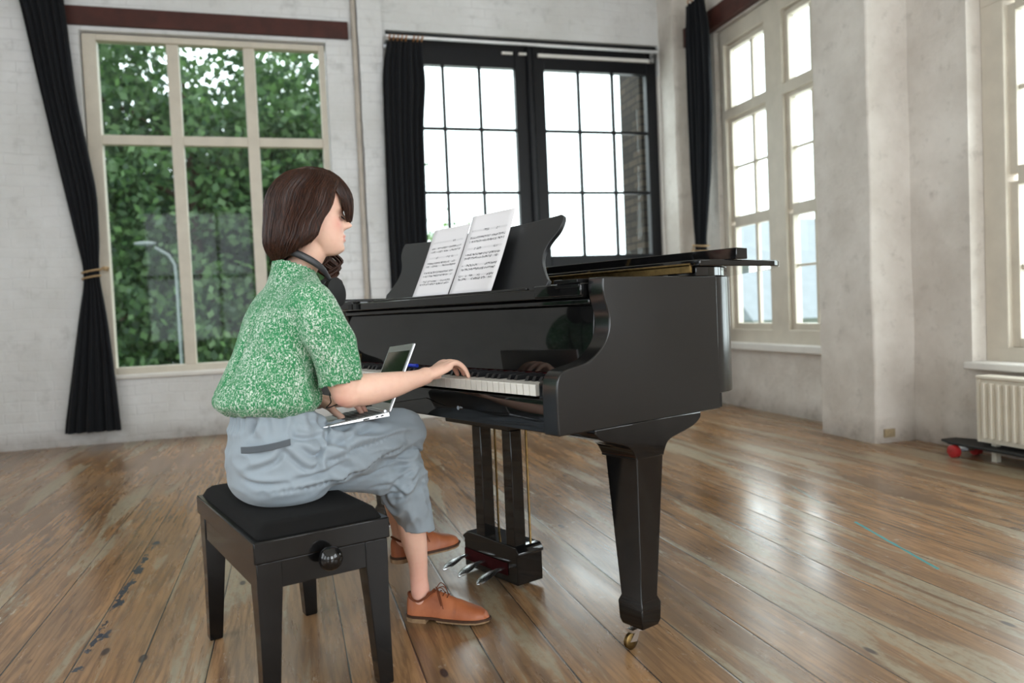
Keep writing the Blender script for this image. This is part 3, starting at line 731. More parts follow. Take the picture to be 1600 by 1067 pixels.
single('brick_buttress', MB().box(3.52, 4.6, 7.15, 7.62, GZ, 5), 'dark_brick', ROOM, (3.7, 7.4, GZ), 'dark brick buttress outside the right-hand door panes', 'brick wall')
single('drainpipe', MB().tube([(3.60, 7.08, GZ), (3.60, 7.08, 3.9)], .04, 12), 'black_paint', ROOM, (3.60, 7.08, GZ), 'black drainpipe beside the brick buttress outside the doors', 'drainpipe')
sl = thing('street_lamp', ROOM, (-1.19, 9.6, GZ), 'pale street lamp arm among the trees in the left window', 'street lamp')
part('pole', MB().tube([(-1.19, 9.6, GZ), (-1.19, 9.6, 1.45), (-1.20, 9.6, 1.60), (-1.26, 9.6, 1.71), (-1.40, 9.6, 1.80)], .016, 10), 'lamp_grey', sl)
part('lamp_head', MB().sphere((-1.50, 9.6, 1.845), (.12, .05, .025)), 'lamp_grey', sl)
hs = thing('house', ROOM, (15.7, 17, GZ), 'pale house with a slate roof seen through the corner sash window', 'house')
part('wall', MB().box(10.0, 21.4, 15, 20, GZ, .45), 'house_render', hs)
part('roof', MB().prism([(14.6, .45), (20.4, .45), (17.5, 3.0)], 'x', 9.7, 21.8), 'roof_slate', hs)
for x in (10.8, 12.6, 14.4): part('window', MB().box(x, x+.8, 14.96, 15.02, -.9, .1), 'house_glass', hs)

# ------------------------------------------------------------------ the grand piano (frame PF)
gp = thing('grand_piano', PF, (-.745, .5, 0), 'black lacquered grand piano with worn edges standing on the boards', 'piano')
ZB, ZR = .645, .972
inner = lambda x: x
# plan of the case, from the treble front round the tail to the bass front
bent = [(0, .20), (0, .35), (0, .56), (-.004, .62), (-.022, .67), (-.07, .73), (-.15, .81), (-.27, .93), (-.42, 1.08), (-.60, 1.26), (-.80, 1.43), (-1.02, 1.54), (-1.25, 1.54), (-1.42, 1.43), (-1.485, 1.25), (-1.49, 1.0), (-1.49, .5), (-1.49, .20)]
def offset_in(path, d):
    P = np.array(path, float); out = []
    for i in range(len(P)):
        t = P[min(i+1, len(P)-1)]-P[max(i-1, 0)]; t /= np.linalg.norm(t); out.append(P[i]+d*np.array([-t[1], t[0]]))
    return np.array(out)
pl = spline(bent, 90); pi_ = offset_in(pl, .045)
mb = MB(); rg = []
for a, b_ in zip(pl, pi_): rg.append([(a[0], a[1], ZB), (a[0], a[1], ZR), (b_[0], b_[1], ZR), (b_[0], b_[1], ZB)])
mb.rings(rg); part('rim', mb, 'cheek_lacquer', gp, bevel=.0025, smooth=50)
inn = [tuple(p) for p in offset_in(pl, .04)][2:-2]
part('soundboard', MB().prism(inn, 'z', .80, .815), 'dark_brass', gp)
part('keybed', MB().box(-1.47, -.004, .0, .60, .605, .648), 'black_lacquer', gp, bevel=.002)
for x, y1 in ((-1.1, 1.2), (-.55, .95)): part('floor_beam', MB().box(x-.03, x+.03, .60, y1, .62, .70), 'black_lacquer', gp)
# scrolled arms
arm = [(-.012, .603), (-.014, .66), (-.013, .715), (-.008, .738), (.005, .752), (.03, .759), (.06, .764), (.09, .771), (.118, .786), (.143, .808), (.159, .835), (.165, .860), (.163, .885), (.154, .912), (.148, .935), (.147, .955), (.149, ZR+.0006), (.585, ZR+.0006), (.585, .603)]
arm = [tuple(p) for p in spline(arm[:17], 60)] + arm[17:]
for x0, x1 in ((-.052, .0012), (-1.4912, -1.438)): part('arm', MB().prism(arm, 'x', x0, x1), 'cheek_lacquer', gp, bevel=.003, smooth=35)
for x0, x1 in ((-.085, -.052), (-1.438, -1.405)): part('key_block', MB().prism([(.004, .655), (.004, .722), (.012, .730), (.14, .735), (.14, .655)], 'x', x0, x1), 'black_lacquer', gp, bevel=.002)
part('key_slip', MB().prism([(-.006, .605), (-.006, .672), (.000, .684), (.016, .684), (.016, .605)], 'x', -1.438, -.052), 'black_lacquer', gp, bevel=.002)
part('keyslip_screw', MB().tube([(-.42, -.012, .640), (-.42, -.005, .640)], .006, 12), 'chrome', gp, label='small chrome knob in the key slip')
part('felt_strip', MB().box(-1.40, -.09, .148, .152, .724, .731), 'red_felt', gp)
# fallboard, leaning back, with a small lip
part('fallboard', MB().prism([(.152, .731), (.168, .905), (.182, .907), (.168, .728)], 'x', -1.437, -.053), 'black_lacquer', gp, bevel=.0015)
part('fallboard_rail', MB().box(-1.437, -.053, .150, .175, .908, .922), 'black_lacquer', gp, bevel=.003)
part('lock_plate', MB().box(-1.4375, -1.434, .10, .125, .735, .765), 'brass', gp)
# keys
KW = 1.312/52; K0 = -1.403
wk = MB().box(.0007, KW-.0007, 0, .145, .690, .7185); wk = MB().prism([(0, .691), (-.001, .7165), (.001, .7185), (.145, .7185), (.145, .691)], 'x', .0014, KW-.0014)
def key(name, mbk, mat, x):
    me = key.cache.get(name)
    if me is None:
        me = mesh_from(mbk.v, mbk.f, name); me.materials.append(MATS[mat]); key.cache[name] = me
    o = bpy.data.objects.new(name, me); link(o, gp); o.location = (x+.745, -.5, 0)
    if not me.get('done'):
        me['done'] = 1
    return o
key.cache = {}
bk = MB().add([(-.0065, .052, .7188), (.0065, .052, .7188), (.0065, .144, .7188), (-.0065, .144, .7188), (-.005, .060, .731), (.005, .060, .731), (.005, .144, .731), (-.005, .144, .731)],
              [(0, 3, 2, 1), (4, 5, 6, 7), (0, 1, 5, 4), (1, 2, 6, 5), (2, 3, 7, 6), (3, 0, 4, 7)])
for k in range(52):
    key('white_key', wk, 'white_key', K0+KW*k)
    note = 'ABCDEFG'[k % 7]
    if note in 'ACDFG' and k < 51: key('black_key', bk, 'black_key', K0+KW*(k+1)+{'A': .002, 'C': -.002, 'D': .002, 'F': -.003, 'G': 0}[note])
# shelf in front of the music desk
part('desk_shelf', MB().box(-1.44, -.062, .135, .42, .926, .953), 'black_lacquer', gp, bevel=.003)
part('shelf_block', MB().box(-.24, -.058, .128, .30, .930, .962), 'black_lacquer', gp, bevel=.003)
part('shelf_block', MB().box(-1.43, -1.33, .128, .30, .930, .962), 'black_lacquer', gp, bevel=.003)
part('side_lug', MB().box(-.150, -.060, .120, .22, .9625, .972).box(-.150, -.060, .124, .22, .951, .9595), 'bench_lacquer', gp, bevel=.001)
part('desk_lip', MB().box(-1.20, -.30, .150, .162, .953, .961), 'black_lacquer', gp, bevel=.002)
part('desk_stop', MB().box(-1.36, -1.33, .126, .14, .93, .952).box(-1.32, -1.29, .126, .14, .93, .952), 'rubber', gp)
# music desk: scalloped outline, leaning back
def desk_outline():
    r = [(-.288, 0), (-.283, .026), (-.292, .034), (-.318, .062), (-.336, .092), (-.338, .122), (-.322, .152), (-.302, .176), (-.294, .20), (-.296, .222), (-.306, .231), (-.325, .230)]
    top = [(-.45, .224), (-.60, .222), (-.75, .228)]
    h = [tuple(p) for p in spline(r, 40)] + [tuple(p) for p in spline([r[-1]]+top, 16)][1:]
    return h + [(-1.5-p[0], p[1]) for p in h[::-1]][1:]
dk = desk_outline(); ang = math.radians(23); mb = MB(); dy0 = .205
nd = len(dk)
for s_ in (0, 1):
    for x, h in dk: mb.v.append((x, dy0+h*math.sin(ang)+s_*.014*math.cos(ang), .955+h*math.cos(ang)-s_*.014*math.sin(ang)))
mb.f = [tuple(range(nd)), tuple(range(2*nd-1, nd-1, -1))]+[(k, k+nd, (k+1) % nd+nd, (k+1) % nd) for k in range(nd)]
part('music_desk', mb, 'desk_satin', gp, bevel=.002, smooth=35)
for x in (-.55, -.95): part('desk_prop', MB().tube([(x, .30, 1.12), (x, .40, .955)], .006, 8), 'brass', gp)
# lid with the folded front and long brass hinge
lid = [(.02, .492), (.02, .80), (.012, .86), (-.03, .93), (-.12, 1.02), (-.30, 1.17), (-.50, 1.34), (-.72, 1.50), (-1.0, 1.60), (-1.28, 1.60), (-1.45, 1.47), (-1.51, 1.28), (-1.51, .492)]
lid = lid[:2]+[tuple(p) for p in spline(lid[1:-1], 60)][1:-1]+lid[-2:]
part('lid', MB().prism(lid, 'z', .998, 1.016), 'black_lacquer', gp, bevel=.003)
part('lid_hinge', MB().box(-1.49, -.006, .484, .4915, .981, 1.003), 'dark_brass', gp, bevel=.001, label='long tarnished brass hinge')
part('hinge_knuckle', MB().tube([(-1.49, .482, 1.0035), (-.006, .482, 1.0035)], .004, 10), 'dark_brass', gp)
part('lid_support', MB().prism([(.0, .50), (.0, .60), (-.05, .70), (-.12, .68), (-.10, .50)], 'z', ZR, .998), 'black_lacquer', gp, bevel=.002)
part('lid_support', MB().box(-1.49, -1.40, .50, 1.3, ZR, .998), 'black_lacquer', gp, bevel=.002)
part('lid_flap', MB().add([(-1.49, .535, 1.0165), (.035, .632, 1.0165), (.035, .682, 1.0165), (-1.49, .585, 1.0165), (-1.49, .535, 1.048), (.035, .632, 1.048), (.035, .682, 1.048), (-1.49, .585, 1.048)],
     [(0, 3, 2, 1), (4, 5, 6, 7), (0, 1, 5, 4), (1, 2, 6, 5), (2, 3, 7, 6), (3, 0, 4, 7)]), 'black_lacquer', gp, bevel=.002)
# legs
def piano_leg(cx, cy, mirror=1, tail=False):
    mb = MB(); W2, D2 = .056, .049
    def sec(z, hx, hy, x=0, y=0): return [(cx+x-hx, cy+y-hy, z), (cx+x+hx, cy+y-hy, z), (cx+x+hx, cy+y+hy, z), (cx+x-hx, cy+y+hy, z)]
    mb.rings([sec(.060, .036, .030), sec(.075, .041, .035), sec(.122, .043, .037), sec(.138, .036, .031), sec(.505, W2, D2), sec(.52, W2+.001, D2+.001)])
    o = part('leg', mb, 'black_lacquer', gp, bevel=.0025, smooth=30)
    # flared bracket on top
    if not tail:
        prof = [(cy-.19, .6045), (cy-.188, .590), (cy-.165, .573), (cy-.12, .560), (cy-.075, .545), (cy-.055, .520), (cy-.052, .5085)]
        pr = [tuple(p) for p in spline(prof, 24)] + [tuple(p) for p in spline([(2*cy-y+.015*(z > .55), z) for y, z in prof[::-1]], 24)]
        pr = [(y, z) for y, z in pr]
        b_ = MB().prism(pr, 'x', cx-W2-.012, cx+W2+.002); part('leg_bracket', b_, 'black_lacquer', gp, bevel=.003, smooth=50)
    else: part('leg_bracket', MB().box(cx-.09, cx+.09, cy-.09, cy+.09, .50, .66), 'black_lacquer', gp, bevel=.003)
    f = MB().tube([(cx, cy, .062), (cx, cy, .046)], .012, 12).box(cx-.017, cx+.005, cy-.035, cy-.0, .044, .052)
    f.prism([(cy-.045, .024), (cy-.02, .050), (cy-.004, .052), (cy-.02, .02)], 'x', cx-.017, cx-.0145).prism([(cy-.045, .024), (cy-.02, .050), (cy-.004, .052), (cy-.02, .02)], 'x', cx+.0025, cx+.005)
    c = part('caster', f, 'chrome', o, base=gp)
    part('caster_wheel', MB().tube([(cx-.013, cy-.032, .022), (cx-.010, cy-.032, .022), (cx-.001, cy-.032, .022), (cx+.002, cy-.032, .022)], [.018, .022, .022, .018], 22), 'dark_brass', o, base=gp)
    return o
piano_leg(-.0545, .291); piano_leg(-1.435, .291); piano_leg(-.99, 1.28, tail=True)
# pedal lyre
part('lyre_beam', MB().box(-.985, -.61, .30, .42, .515, .604), 'black_lacquer', gp, bevel=.003)
for x0, x1 in ((-.825, -.775), (-.655, -.608)): part('lyre_post', MB().box(x0, x1, .305, .350, .125, .515), 'black_lacquer', gp, bevel=.002)
part('lyre_box', MB().prism([(-.895, .016), (-.895, .112), (-.905, .113), (-.905, .122), (-.875, .140), (-.60, .140), (-.585, .122), (-.585, .113), (-.595, .112), (-.595, .016)], 'y', .300, .405), 'black_lacquer', gp, bevel=.003)
for x, y in ((-.79, .375), (-.742, .375), (-.625, .382)): part('pedal_rod', MB().tube([(x, y, .14), (x, y, .52)], .004, 8), 'brass', gp)
for x in (-.868, -.775, -.668):
    pm = MB(); ys = np.linspace(.31, .190, 12); rg = []
    for i, y in enumerate(ys):
        s_ = i/11; hw = .009+.015*max(0, math.sin(PI*min(1, max(0, (s_-.35)/.68))))*1.0; hw = hw if i < 11 else .003; zc = .058-.028*s_+.010*math.sin(PI*s_)
        rg.append([(x+hw*math.cos(q), y, zc+.0055*math.sin(q)*(1-.3*s_)) for q in np.linspace(0, 2*PI, 13)[:-1]])
    pm.rings(rg); part('pedal', pm, 'chrome', gp)
part('pedal_felt', MB().box(-.89, -.645, .296, .300, .04, .08), 'red_felt', gp)

# sheet music: two leaves leaning on the desk
def sheet(x0, x1, h, mat, label, y0=.166, tw=0):
    root_o = ((x0+x1)/2, y0, .955); v = []; uv = []; f = []; n, m_ = 8, 14
    an = math.radians(25.5)
    for s_ in (0, 1):
        for j in range(m_+1):
            t_ = j/m_; hh = h*t_; curl = .003*math.sin(PI*t_)
            for i in range(n+1):
                u = i/n; v.append((x0+(x1-x0)*u+tw*t_, y0+hh*math.sin(an)+curl+.003*math.sin(u*3+tw*40)+s_*.0012, .9555+hh*math.cos(an)-curl*.45)); uv.append((u, t_))
    W = n+1; M_ = (m_+1)*W
    for j in range(m_):
        for i in range(n): a = j*W+i; f.append((a, a+1, a+W+1, a+W)); f.append((a+M_, a+M_+W, a+M_+W+1, a+M_+1))
    for i in range(n): f.append((i, i+M_, i+1+M_, i+1)); a = m_*W+i; f.append((a, a+1, a+1+M_, a+M_))
    for j in range(m_): a = j*W; f.append((a, a+W, a+W+M_, a+M_)); a = j*W+n; f.append((a, a+M_, a+W+M_, a+W))
    me = mesh_from([np.array(p)-np.array(root_o) for p in v], f, 'sheet_music'); ul = me.uv_layers.new(name='uv')
    for lp in me.loops: ul.data[lp.index].uv = uv[lp.vertex_index]
    me.materials.append(MATS[mat]); o = bpy.data.objects.new('sheet_music', me); COL.objects.link(o); o.location = PF.world(root_o); o.rotation_euler = (0, 0, PF.yaw)
    o['label'] = label; o['category'] = 'sheet music'; o['group'] = 'sheets on the music desk'
    me.polygons.foreach_set('use_smooth', [True]*len(me.polygons))
    return o
sheet(-.946, -.729, .262, 'music_print_a', 'left printed music sheet, nearer the pianist, leaning on the black desk', tw=-.012)
sheet(-.709, -.488, .285, 'music_print_b', 'right printed music sheet, the taller one toward the treble end', y0=.162, tw=-.018)
bt = single('pen', MB().tube([(-.86, .085, .737), (-.80, .088, .737)], .006, 10), 'blue_plastic', PF, (-.83, .086, .731), 'small blue pen lying behind the piano keys beside the pianist\'s wrist', 'pen')

# ------------------------------------------------------------------ bench (its own small turn against the piano)
BYAW = AP - math.radians(4.2)
BF = Frame(PF.world((-.632, -.433, 0)), BYAW)
bn = thing('piano_bench', BF, (0, 0, 0), 'black adjustable piano bench with a dark velour cushion and round side knob', 'bench')
fx, fy = .302, .163
def ring_frame(hx, hy, t_, z0, z1):
    mb = MB(); o = [(-hx, -hy), (hx, -hy), (hx, hy), (-hx, hy)]; i_ = [(-hx+t_, -hy+t_), (hx-t_, -hy+t_), (hx-t_, hy-t_), (-hx+t_, hy-t_)]
    v = [(*p, z) for z in (z0, z1) for p in o] + [(*p, z) for z in (z0, z1) for p in i_]; f = []
    for k in range(4):
        j = (k+1) % 4; f += [(k, j, j+4, k+4), (k+8, k+12, j+12, j+8), (k, k+8, j+8, j), (k+4, j+4, j+12, k+12)]
    return mb.add(v, f)
part('seat_frame', ring_frame(fx, fy, .03, .362, .412), 'bench_lacquer', bn, bevel=.003)
part('apron', ring_frame(fx-.008, fy-.008, .018, .298, .361), 'bench_lacquer', bn, bevel=.002)
for sx_ in (-1, 1):
    for sy_ in (-1, 1):
        mb = MB(); cx, cy = sx_*(fx-.034), sy_*(fy-.034)
        sec = lambda z, h, px_, py_: [(px_-h, py_-h, z), (px_+h, py_-h, z), (px_+h, py_+h, z), (px_-h, py_+h, z)]
        mb.rings([sec(0, .0165, cx+sx_*.010, cy+sy_*.010), sec(.005, .018, cx+sx_*.010, cy+sy_*.010), sec(.20, .024, cx+sx_*.003, cy+sy_*.003), sec(.30, .0285, cx, cy), sec(.3615, .0285, cx, cy)])
        part('leg', mb, 'bench_lacquer', bn, bevel=.002, smooth=30)
# cushion: rounded slab that swells upward
mb = MB(); nu, nv = 40, 26; hx, hy = fx-.012, fy-.012
def cz(u, v):
    e = min(1, (1-abs(u))*hx/.03); g = min(1, (1-abs(v))*hy/.03); s_ = math.sqrt(max(0, 1-(1-e)**2))*math.sqrt(max(0, 1-(1-g)**2))
    d = math.exp(-((u*hx+.0)**2/.03+(v*hy+.02)**2/.012))
    return .408+.034*s_-.005*d*s_+.004*(1-u*u)*(1-v*v)
v = [(hx*u, hy*w_, cz(u, w_)) for w_ in np.linspace(-1, 1, nv) for u in np.linspace(-1, 1, nu)]
f = [(j*nu+i, j*nu+i+1, (j+1)*nu+i+1, (j+1)*nu+i) for j in range(nv-1) for i in range(nu-1)]
n0 = len(v); v += [(p[0], p[1], .385) for p in v]; f += [(a+n0, d+n0, c+n0, b_+n0) for a, b_, c, d in f]
loop = [i for i in range(nu)]+[j*nu+nu-1 for j in range(1, nv)]+[(nv-1)*nu+i for i in range(nu-2, -1, -1)]+[j*nu for j in range(nv-2, 0, -1)]
f += [(loop[k], loop[(k+1) % len(loop)], loop[(k+1) % len(loop)]+n0, loop[k]+n0) for k in range(len(loop))]
part('cushion', MB().add(v, f), 'cushion_velour', bn, smooth=60)
kb = part('knob', MB().tube([(fx-.01, .0, .352), (fx+.012, .0, .352)], .011, 16).sphere((fx+.032, .0, .352), (.024, .028, .028), 22, 14), 'black_lacquer', bn)

# ------------------------------------------------------------------ laptop
TH_ = math.radians(15.5); LA = np.array([-.504, -.394, .623]); LT = math.radians(7.5)
LV = np.array([math.sin(TH_)*math.cos(LT), math.cos(TH_)*math.cos(LT), math.sin(LT)])
KV = np.array([-math.cos(TH_), math.sin(TH_), -.06]); KV -= LV*(KV@LV); KV /= np.linalg.norm(KV); NV = np.cross(KV, LV)*-1
if NV[2] < 0: NV = -NV
SV = np.array([math.sin(TH_)*.40, math.cos(TH_)*.40, .92]); SV /= np.linalg.norm(SV); SN = np.cross(KV, SV); SN = SN if SN[1] < 0 else -SN
def LP(a, k, n): return LA+LV*a+KV*k+NV*n           # a: away from her, k: towards the bass
def lbox(mb, a0, a1, k0, k1, n0, n1, fn=LP):
    v = [fn(a, k, n) for n in (n0, n1) for k in (k0, k1) for a in (a0, a1)]
    return mb.add(v, [(0, 2, 3, 1), (4, 5, 7, 6), (0, 1, 5, 4), (2, 6, 7, 3), (0, 4, 6, 2), (1, 3, 7, 5)])
lp = thing('laptop', PF, tuple(LA), 'slim silver laptop standing open on the pianist\'s lap', 'laptop')
mb = MB(); mb.add([LP(a, k, n) for a, k, n in ((0, 0, -.0035), (.196, 0, -.012), (.196, .30, -.012), (0, .30, -.0035), (0, 0, 0), (.196, 0, 0), (.196, .30, 0), (0, .30, 0))],
                  [(0, 3, 2, 1), (4, 5, 6, 7), (0, 1, 5, 4), (1, 2, 6, 5), (2, 3, 7, 6), (3, 0, 4, 7)])
part('base', mb, 'aluminium', lp, bevel=.0015)
S0 = LP(.196, 0, .001)
def SP(h, k, n): return S0+SV*h+KV*k+SN*n
part('screen_lid', lbox(MB(), 0, .192, 0, .30, -.005, 0, SP), 'aluminium', lp, bevel=.0015)
part('screen_bezel', lbox(MB(), .004, .189, .004, .296, 0, .0006, SP), 'aluminium', lp)
part('screen', lbox(MB(), .022, .172, .018, .282, .0005, .0012, SP), 'laptop_screen', lp)
part('hinge', MB().tube([LP(.192, .03, .001), LP(.192, .27, .001)], .004, 10), 'aluminium', lp)
for r_ in range(6):
    for c in range(14):
        k0 = .022+c*.0185; a0 = .085+r_*.0165
        if r_ == 0 and 4 <= c <= 8: continue
        part('keyboard_key', lbox(MB(), a0, a0+.0135, k0, k0+.0150, 0, .0010), 'laptop_key', lp, smooth=None)
part('keyboard_key', lbox(MB(), .085, .0985, .022+.0185*4, .022+.0185*9-.0035, 0, .0010), 'laptop_key', lp, smooth=None)
part('trackpad', lbox(MB(), .010, .072, .10, .20, 0, .0004), 'aluminium', lp)
for a0, a1 in ((.125, .142), (.158, .166), (.172, .180)): part('port', lbox(MB(), a0, a1, -.0004, .001, -.0075, -.0035), 'laptop_key', lp, smooth=None)

# ------------------------------------------------------------------ the pianist
ps = thing('person', PF, (-.62, -.45, 0), 'person with a brown bob in a green speckled blouse and grey trousers, playing the piano', 'person')
def fuse(mb, voxel, smooth_it=3, fac=.5):
    me = mesh_from(mb.v, mb.f, 'tmp'); o = bpy.data.objects.new('tmp', me); COL.objects.link(o)
    r = o.modifiers.new('r', 'REMESH'); r.mode = 'VOXEL'; r.voxel_size = voxel; r.use_smooth_shade = True
    if smooth_it: s_ = o.modifiers.new('s', 'SMOOTH'); s_.factor = fac; s_.iterations = smooth_it
    dg = bpy.context.evaluated_depsgraph_get(); dg.update(); ev = o.evaluated_get(dg); m2 = ev.to_mesh()
    n = len(m2.vertices); co = np.empty(n*3); m2.vertices.foreach_get('co', co); no = np.empty(n*3); m2.vertices.foreach_get('normal', no)
    faces = [tuple(p.vertices) for p in m2.polygons]; ev.to_mesh_clear()
    bpy.data.objects.remove(o); bpy.data.meshes.remove(me)
    return co.reshape(-1, 3), no.reshape(-1, 3), faces
def ell(c, rx_, ry_, z, n=36, ex=2.0, tilt=0):
    """horizontal ring, superellipse"""
    out = []
    for k in range(n):
        q = 2*PI*k/n; cc, ss = math.cos(q), math.sin(q); x = rx_*math.copysign(abs(cc)**(2/ex), cc); y = ry_*math.copysign(abs(ss)**(2/ex), ss)
        out.append((c[0]+x, c[1]+y, z+tilt*y))
    return out
def loft(mb, rows, n=36, m_=30, ex=2.0):
    """rows: (x, y, z, rx, ry, tilt)"""
    for_r = spline(rows, m_); return mb.rings([ell((r[0], r[1]), r[3], r[4], r[2], n, ex, r[5]) for r in for_r])
def limb(mb, rows, n=20, m_=24):
    """rows: x, y, z, radius - round limb with rounded ends"""
    R = spline(rows, m_); p, r = [list(q[:3]) for q in R], [max(q[3], .001) for q in R]
    d0 = np.array(p[0])-np.array(p[1]); d0 /= np.linalg.norm(d0); d1 = np.array(p[-1])-np.array(p[-2]); d1 /= np.linalg.norm(d1)
    pre = [(np.array(p[0])+d0*r[0]*math.sin(a), r[0]*math.cos(a)) for a in (1.45, 1.1, .7, .35)]; post = [(np.array(p[-1])+d1*r[-1]*math.sin(a), r[-1]*math.cos(a)) for a in (.35, .7, 1.1, 1.45)]
    P_ = [q[0] for q in pre]+[np.array(q) for q in p]+[q[0] for q in post]; Rr = [q[1] for q in pre]+r+[q[1] for q in post]
    return mb.tube(P_, Rr, n)
HC = np.array([-.580, -.337, 1.176]); HY, HP = math.radians(-25), math.radians(-4)
FWD = np.array([-math.sin(HY), math.cos(HY), 0]); SID = np.array([math.cos(HY), math.sin(HY), 0])     # SID points to her right
HS = .90
def HW(f, s_, z): return HC+HS*(FWD*f+SID*s_+np.array([0, 0, z]))
body = MB()
# head: stacked slices; columns = z, front reach, back reach, half width
hd = [(-.122, .030, .00, .012), (-.118, .042, -.004, .024), (-.108, .052, .01, .034), (-.095, .058, .025, .045), (-.080, .058, .050, .053), (-.060, .058, .066, .058), (-.040, .058, .078, .0615), (-.020, .057, .088, .064),
      (0, .056, .093, .066), (.015, .059, .096, .067), (.035, .062, .097, .067), (.060, .060, .094, .065), (.085, .048, .083, .058), (.105, .026, .062, .044), (.118, .002, .030, .02)]
HZ = [h[0] for h in hd]; fz = np.linspace(-.122, .118, 110); rg = []
def sm(z, c, w_): return math.exp(-((z-c)/w_)**2)
for z in fz:
    a, bk_, wd = [float(np.interp(z, HZ, [h[k] for h in hd])) for k in (1, 2, 3)]; row = []
    for k in range(96):
        q = 2*PI*k/96; c, s_ = math.cos(q), math.sin(q); x = (a if c > 0 else bk_)*c; y = wd*math.copysign(abs(s_)**(.9), s_)
        an = math.atan2(s_, c); A = abs(an)
        if c > 0:
            nose = .0185*(sm(z, -.0345, .0085) + .85*sm(z, -.023, .012) + .42*sm(z, -.008, .013))*math.exp(-(y/.0088)**2) + .010*sm(z, -.041, .006)*math.exp(-(y/.0145)**2)
            lips = (.0075*sm(z, -.0655, .0045)+.0070*sm(z, -.078, .005)-.0025*sm(z, -.0715, .0018)-.003*sm(z, -.088, .005))*math.exp(-(y/.019)**2)
            chin = .0055*sm(z, -.106, .010)*math.exp(-(y/.022)**2)
            eye = -.0085*sm(z, -.008, .011)*(math.exp(-((abs(y)-.029)/.014)**2)) + .0050*sm(z, -.010, .007)*math.exp(-((abs(y)-.031)/.010)**2)
            brow = .0035*sm(z, .012, .008)*math.exp(-((abs(y)-.026)/.022)**2); cheek = .004*sm(z, -.040, .02)*math.exp(-((abs(y)-.040)/.014)**2)
            x += nose+lips+chin+eye+brow+cheek
        row.append(tuple(HW(x+.030+.0*z, y, z+.0)))
    rg.append(row)
body.rings(rg)
for s_ in (-1, 1): body.sphere(tuple(HW(.004, s_*.069, -.022)), (.011, .012, .026), 14, 10)
# neck, chest, hips inside the clothes
limb(body, [(*HW(.004, 0, -.055), .045), (*HW(-.006, 0, -.105), .040), (-.607, -.366, 1.035, .043), (-.615, -.388, .99, .06)], 24, 20)
loft(body, [(-.60, -.45, .47, .09, .07, 0), (-.60, -.455, .52, .13, .10, 0), (-.60, -.46, .62, .11, .08, 0), (-.60, -.46, .72, .10, .07, 0), (-.60, -.435, .84, .11, .08, 0), (-.61, -.41, .93, .11, .06, 0), (-.615, -.395, .97, .09, .045, 0), (-.61, -.385, 1.005, .045, .038, 0)], 32, 40)
# right arm
SHR, ELR, WRR = (-.462, -.402, .955), (-.432, -.333, .722), (-.452, -.098, .728)
limb(body, [(-.475, -.400, .935, .038), (-.447, -.385, .88, .042), (-.436, -.360, .80, .043), (-.431, -.342, .745, .042), (-.430, -.330, .712, .038)], 24, 24)
limb(body, [(-.430, -.338, .718, .037), (-.431, -.298, .716, .0410), (-.435, -.25, .717, .0395), (-.441, -.19, .7210, .0335), (-.448, -.140, .7260, .0262), (-.452, -.108, .7295, .0235), (-.456, -.088, .734, .0235)], 24, 26)
body.sphere((-.430, -.348, .704), (.027, .022, .022))
# left arm
limb(body, [(-.750, -.385, .925, .036), (-.788, -.378, .88, .036), (-.808, -.40, .83, .038), (-.824, -.440, .77, .038), (-.832, -.470, .730, .036)], 20, 20)
limb(body, [(-.832, -.472, .730, .036), (-.815, -.43, .715, .039), (-.76, -.37, .688, .030), (-.715, -.33, .676, .023), (-.690, -.300, .671, .0225)], 20, 20)
def hand(mb, W_, F_, Sd, Up, L_, fingers, thumb, th=.0125, wid=.036):
    """palm from wrist W_ along F_ (length L_), Sd towards the little finger, Up out of the back of the hand; fingers: list of joint lists in (f, s, u)"""
    W_ = np.array(W_); P = lambda f, s_, u: W_+F_*f+Sd*s_+Up*u
    rg = []
    for i, t_ in enumerate(np.linspace(-.012, L_+.004, 12)):
        k = max(0, min(1, t_/L_)); w_ = .021+(wid-.021)*min(1, k*1.25); h = .0175-(.0175-th)*k; dz = -.002*math.sin(PI*k)
        rg.append([tuple(P(t_, w_*math.copysign(abs(math.cos(q))**.75, math.cos(q)), dz+h*math.sin(q)+.004*math.cos(q)**2*-1)) for q in np.linspace(0, 2*PI, 25)[:-1]])
    mb.rings(rg)
    for jn, r in fingers:
        rows = [(*P(*j), rr) for j, rr in zip(jn, r)]; limb(mb, rows, 14, 22)
    limb(mb, [(*P(*j), rr) for j, rr in zip(*thumb)], 14, 20)
def unit(v): v = np.array(v, float); return v/np.linalg.norm(v)
F_ = unit((-.05, 1, .30)); Sd = unit(np.cross(F_, (0, 0, 1))); Up = np.cross(Sd, F_)     # right hand: little finger on +x
fr = [.0098, .0087, .0081, .0075, .0066]
def fing(s0, s1, ln, drop, lift=0):
    a = .070; return [(a-.012, s0, .0), (a+ln*.28, s0*.6+s1*.4, .004+lift), (a+ln*.60, s0*.3+s1*.7, -.004+lift-.2*drop), (a+ln*.80, s1, -.020-.55*drop), (a+ln*.86, s1, -.034-drop*.95)]
hand(body, (-.455, -.095, .7340), F_, Sd, Up, .072,
     [(fing(-.026, -.035, .070, .016), fr), (fing(-.009, -.012, .077, .016), fr), (fing(.009, .0115, .072, .018), fr), (fing(.026, .033, .056, .014), [x*.88 for x in fr])],
     ([(.008, -.016, -.006), (.030, -.036, -.014), (.055, -.048, -.026), (.078, -.050, -.034)], [.014, .012, .0098, .0082]))
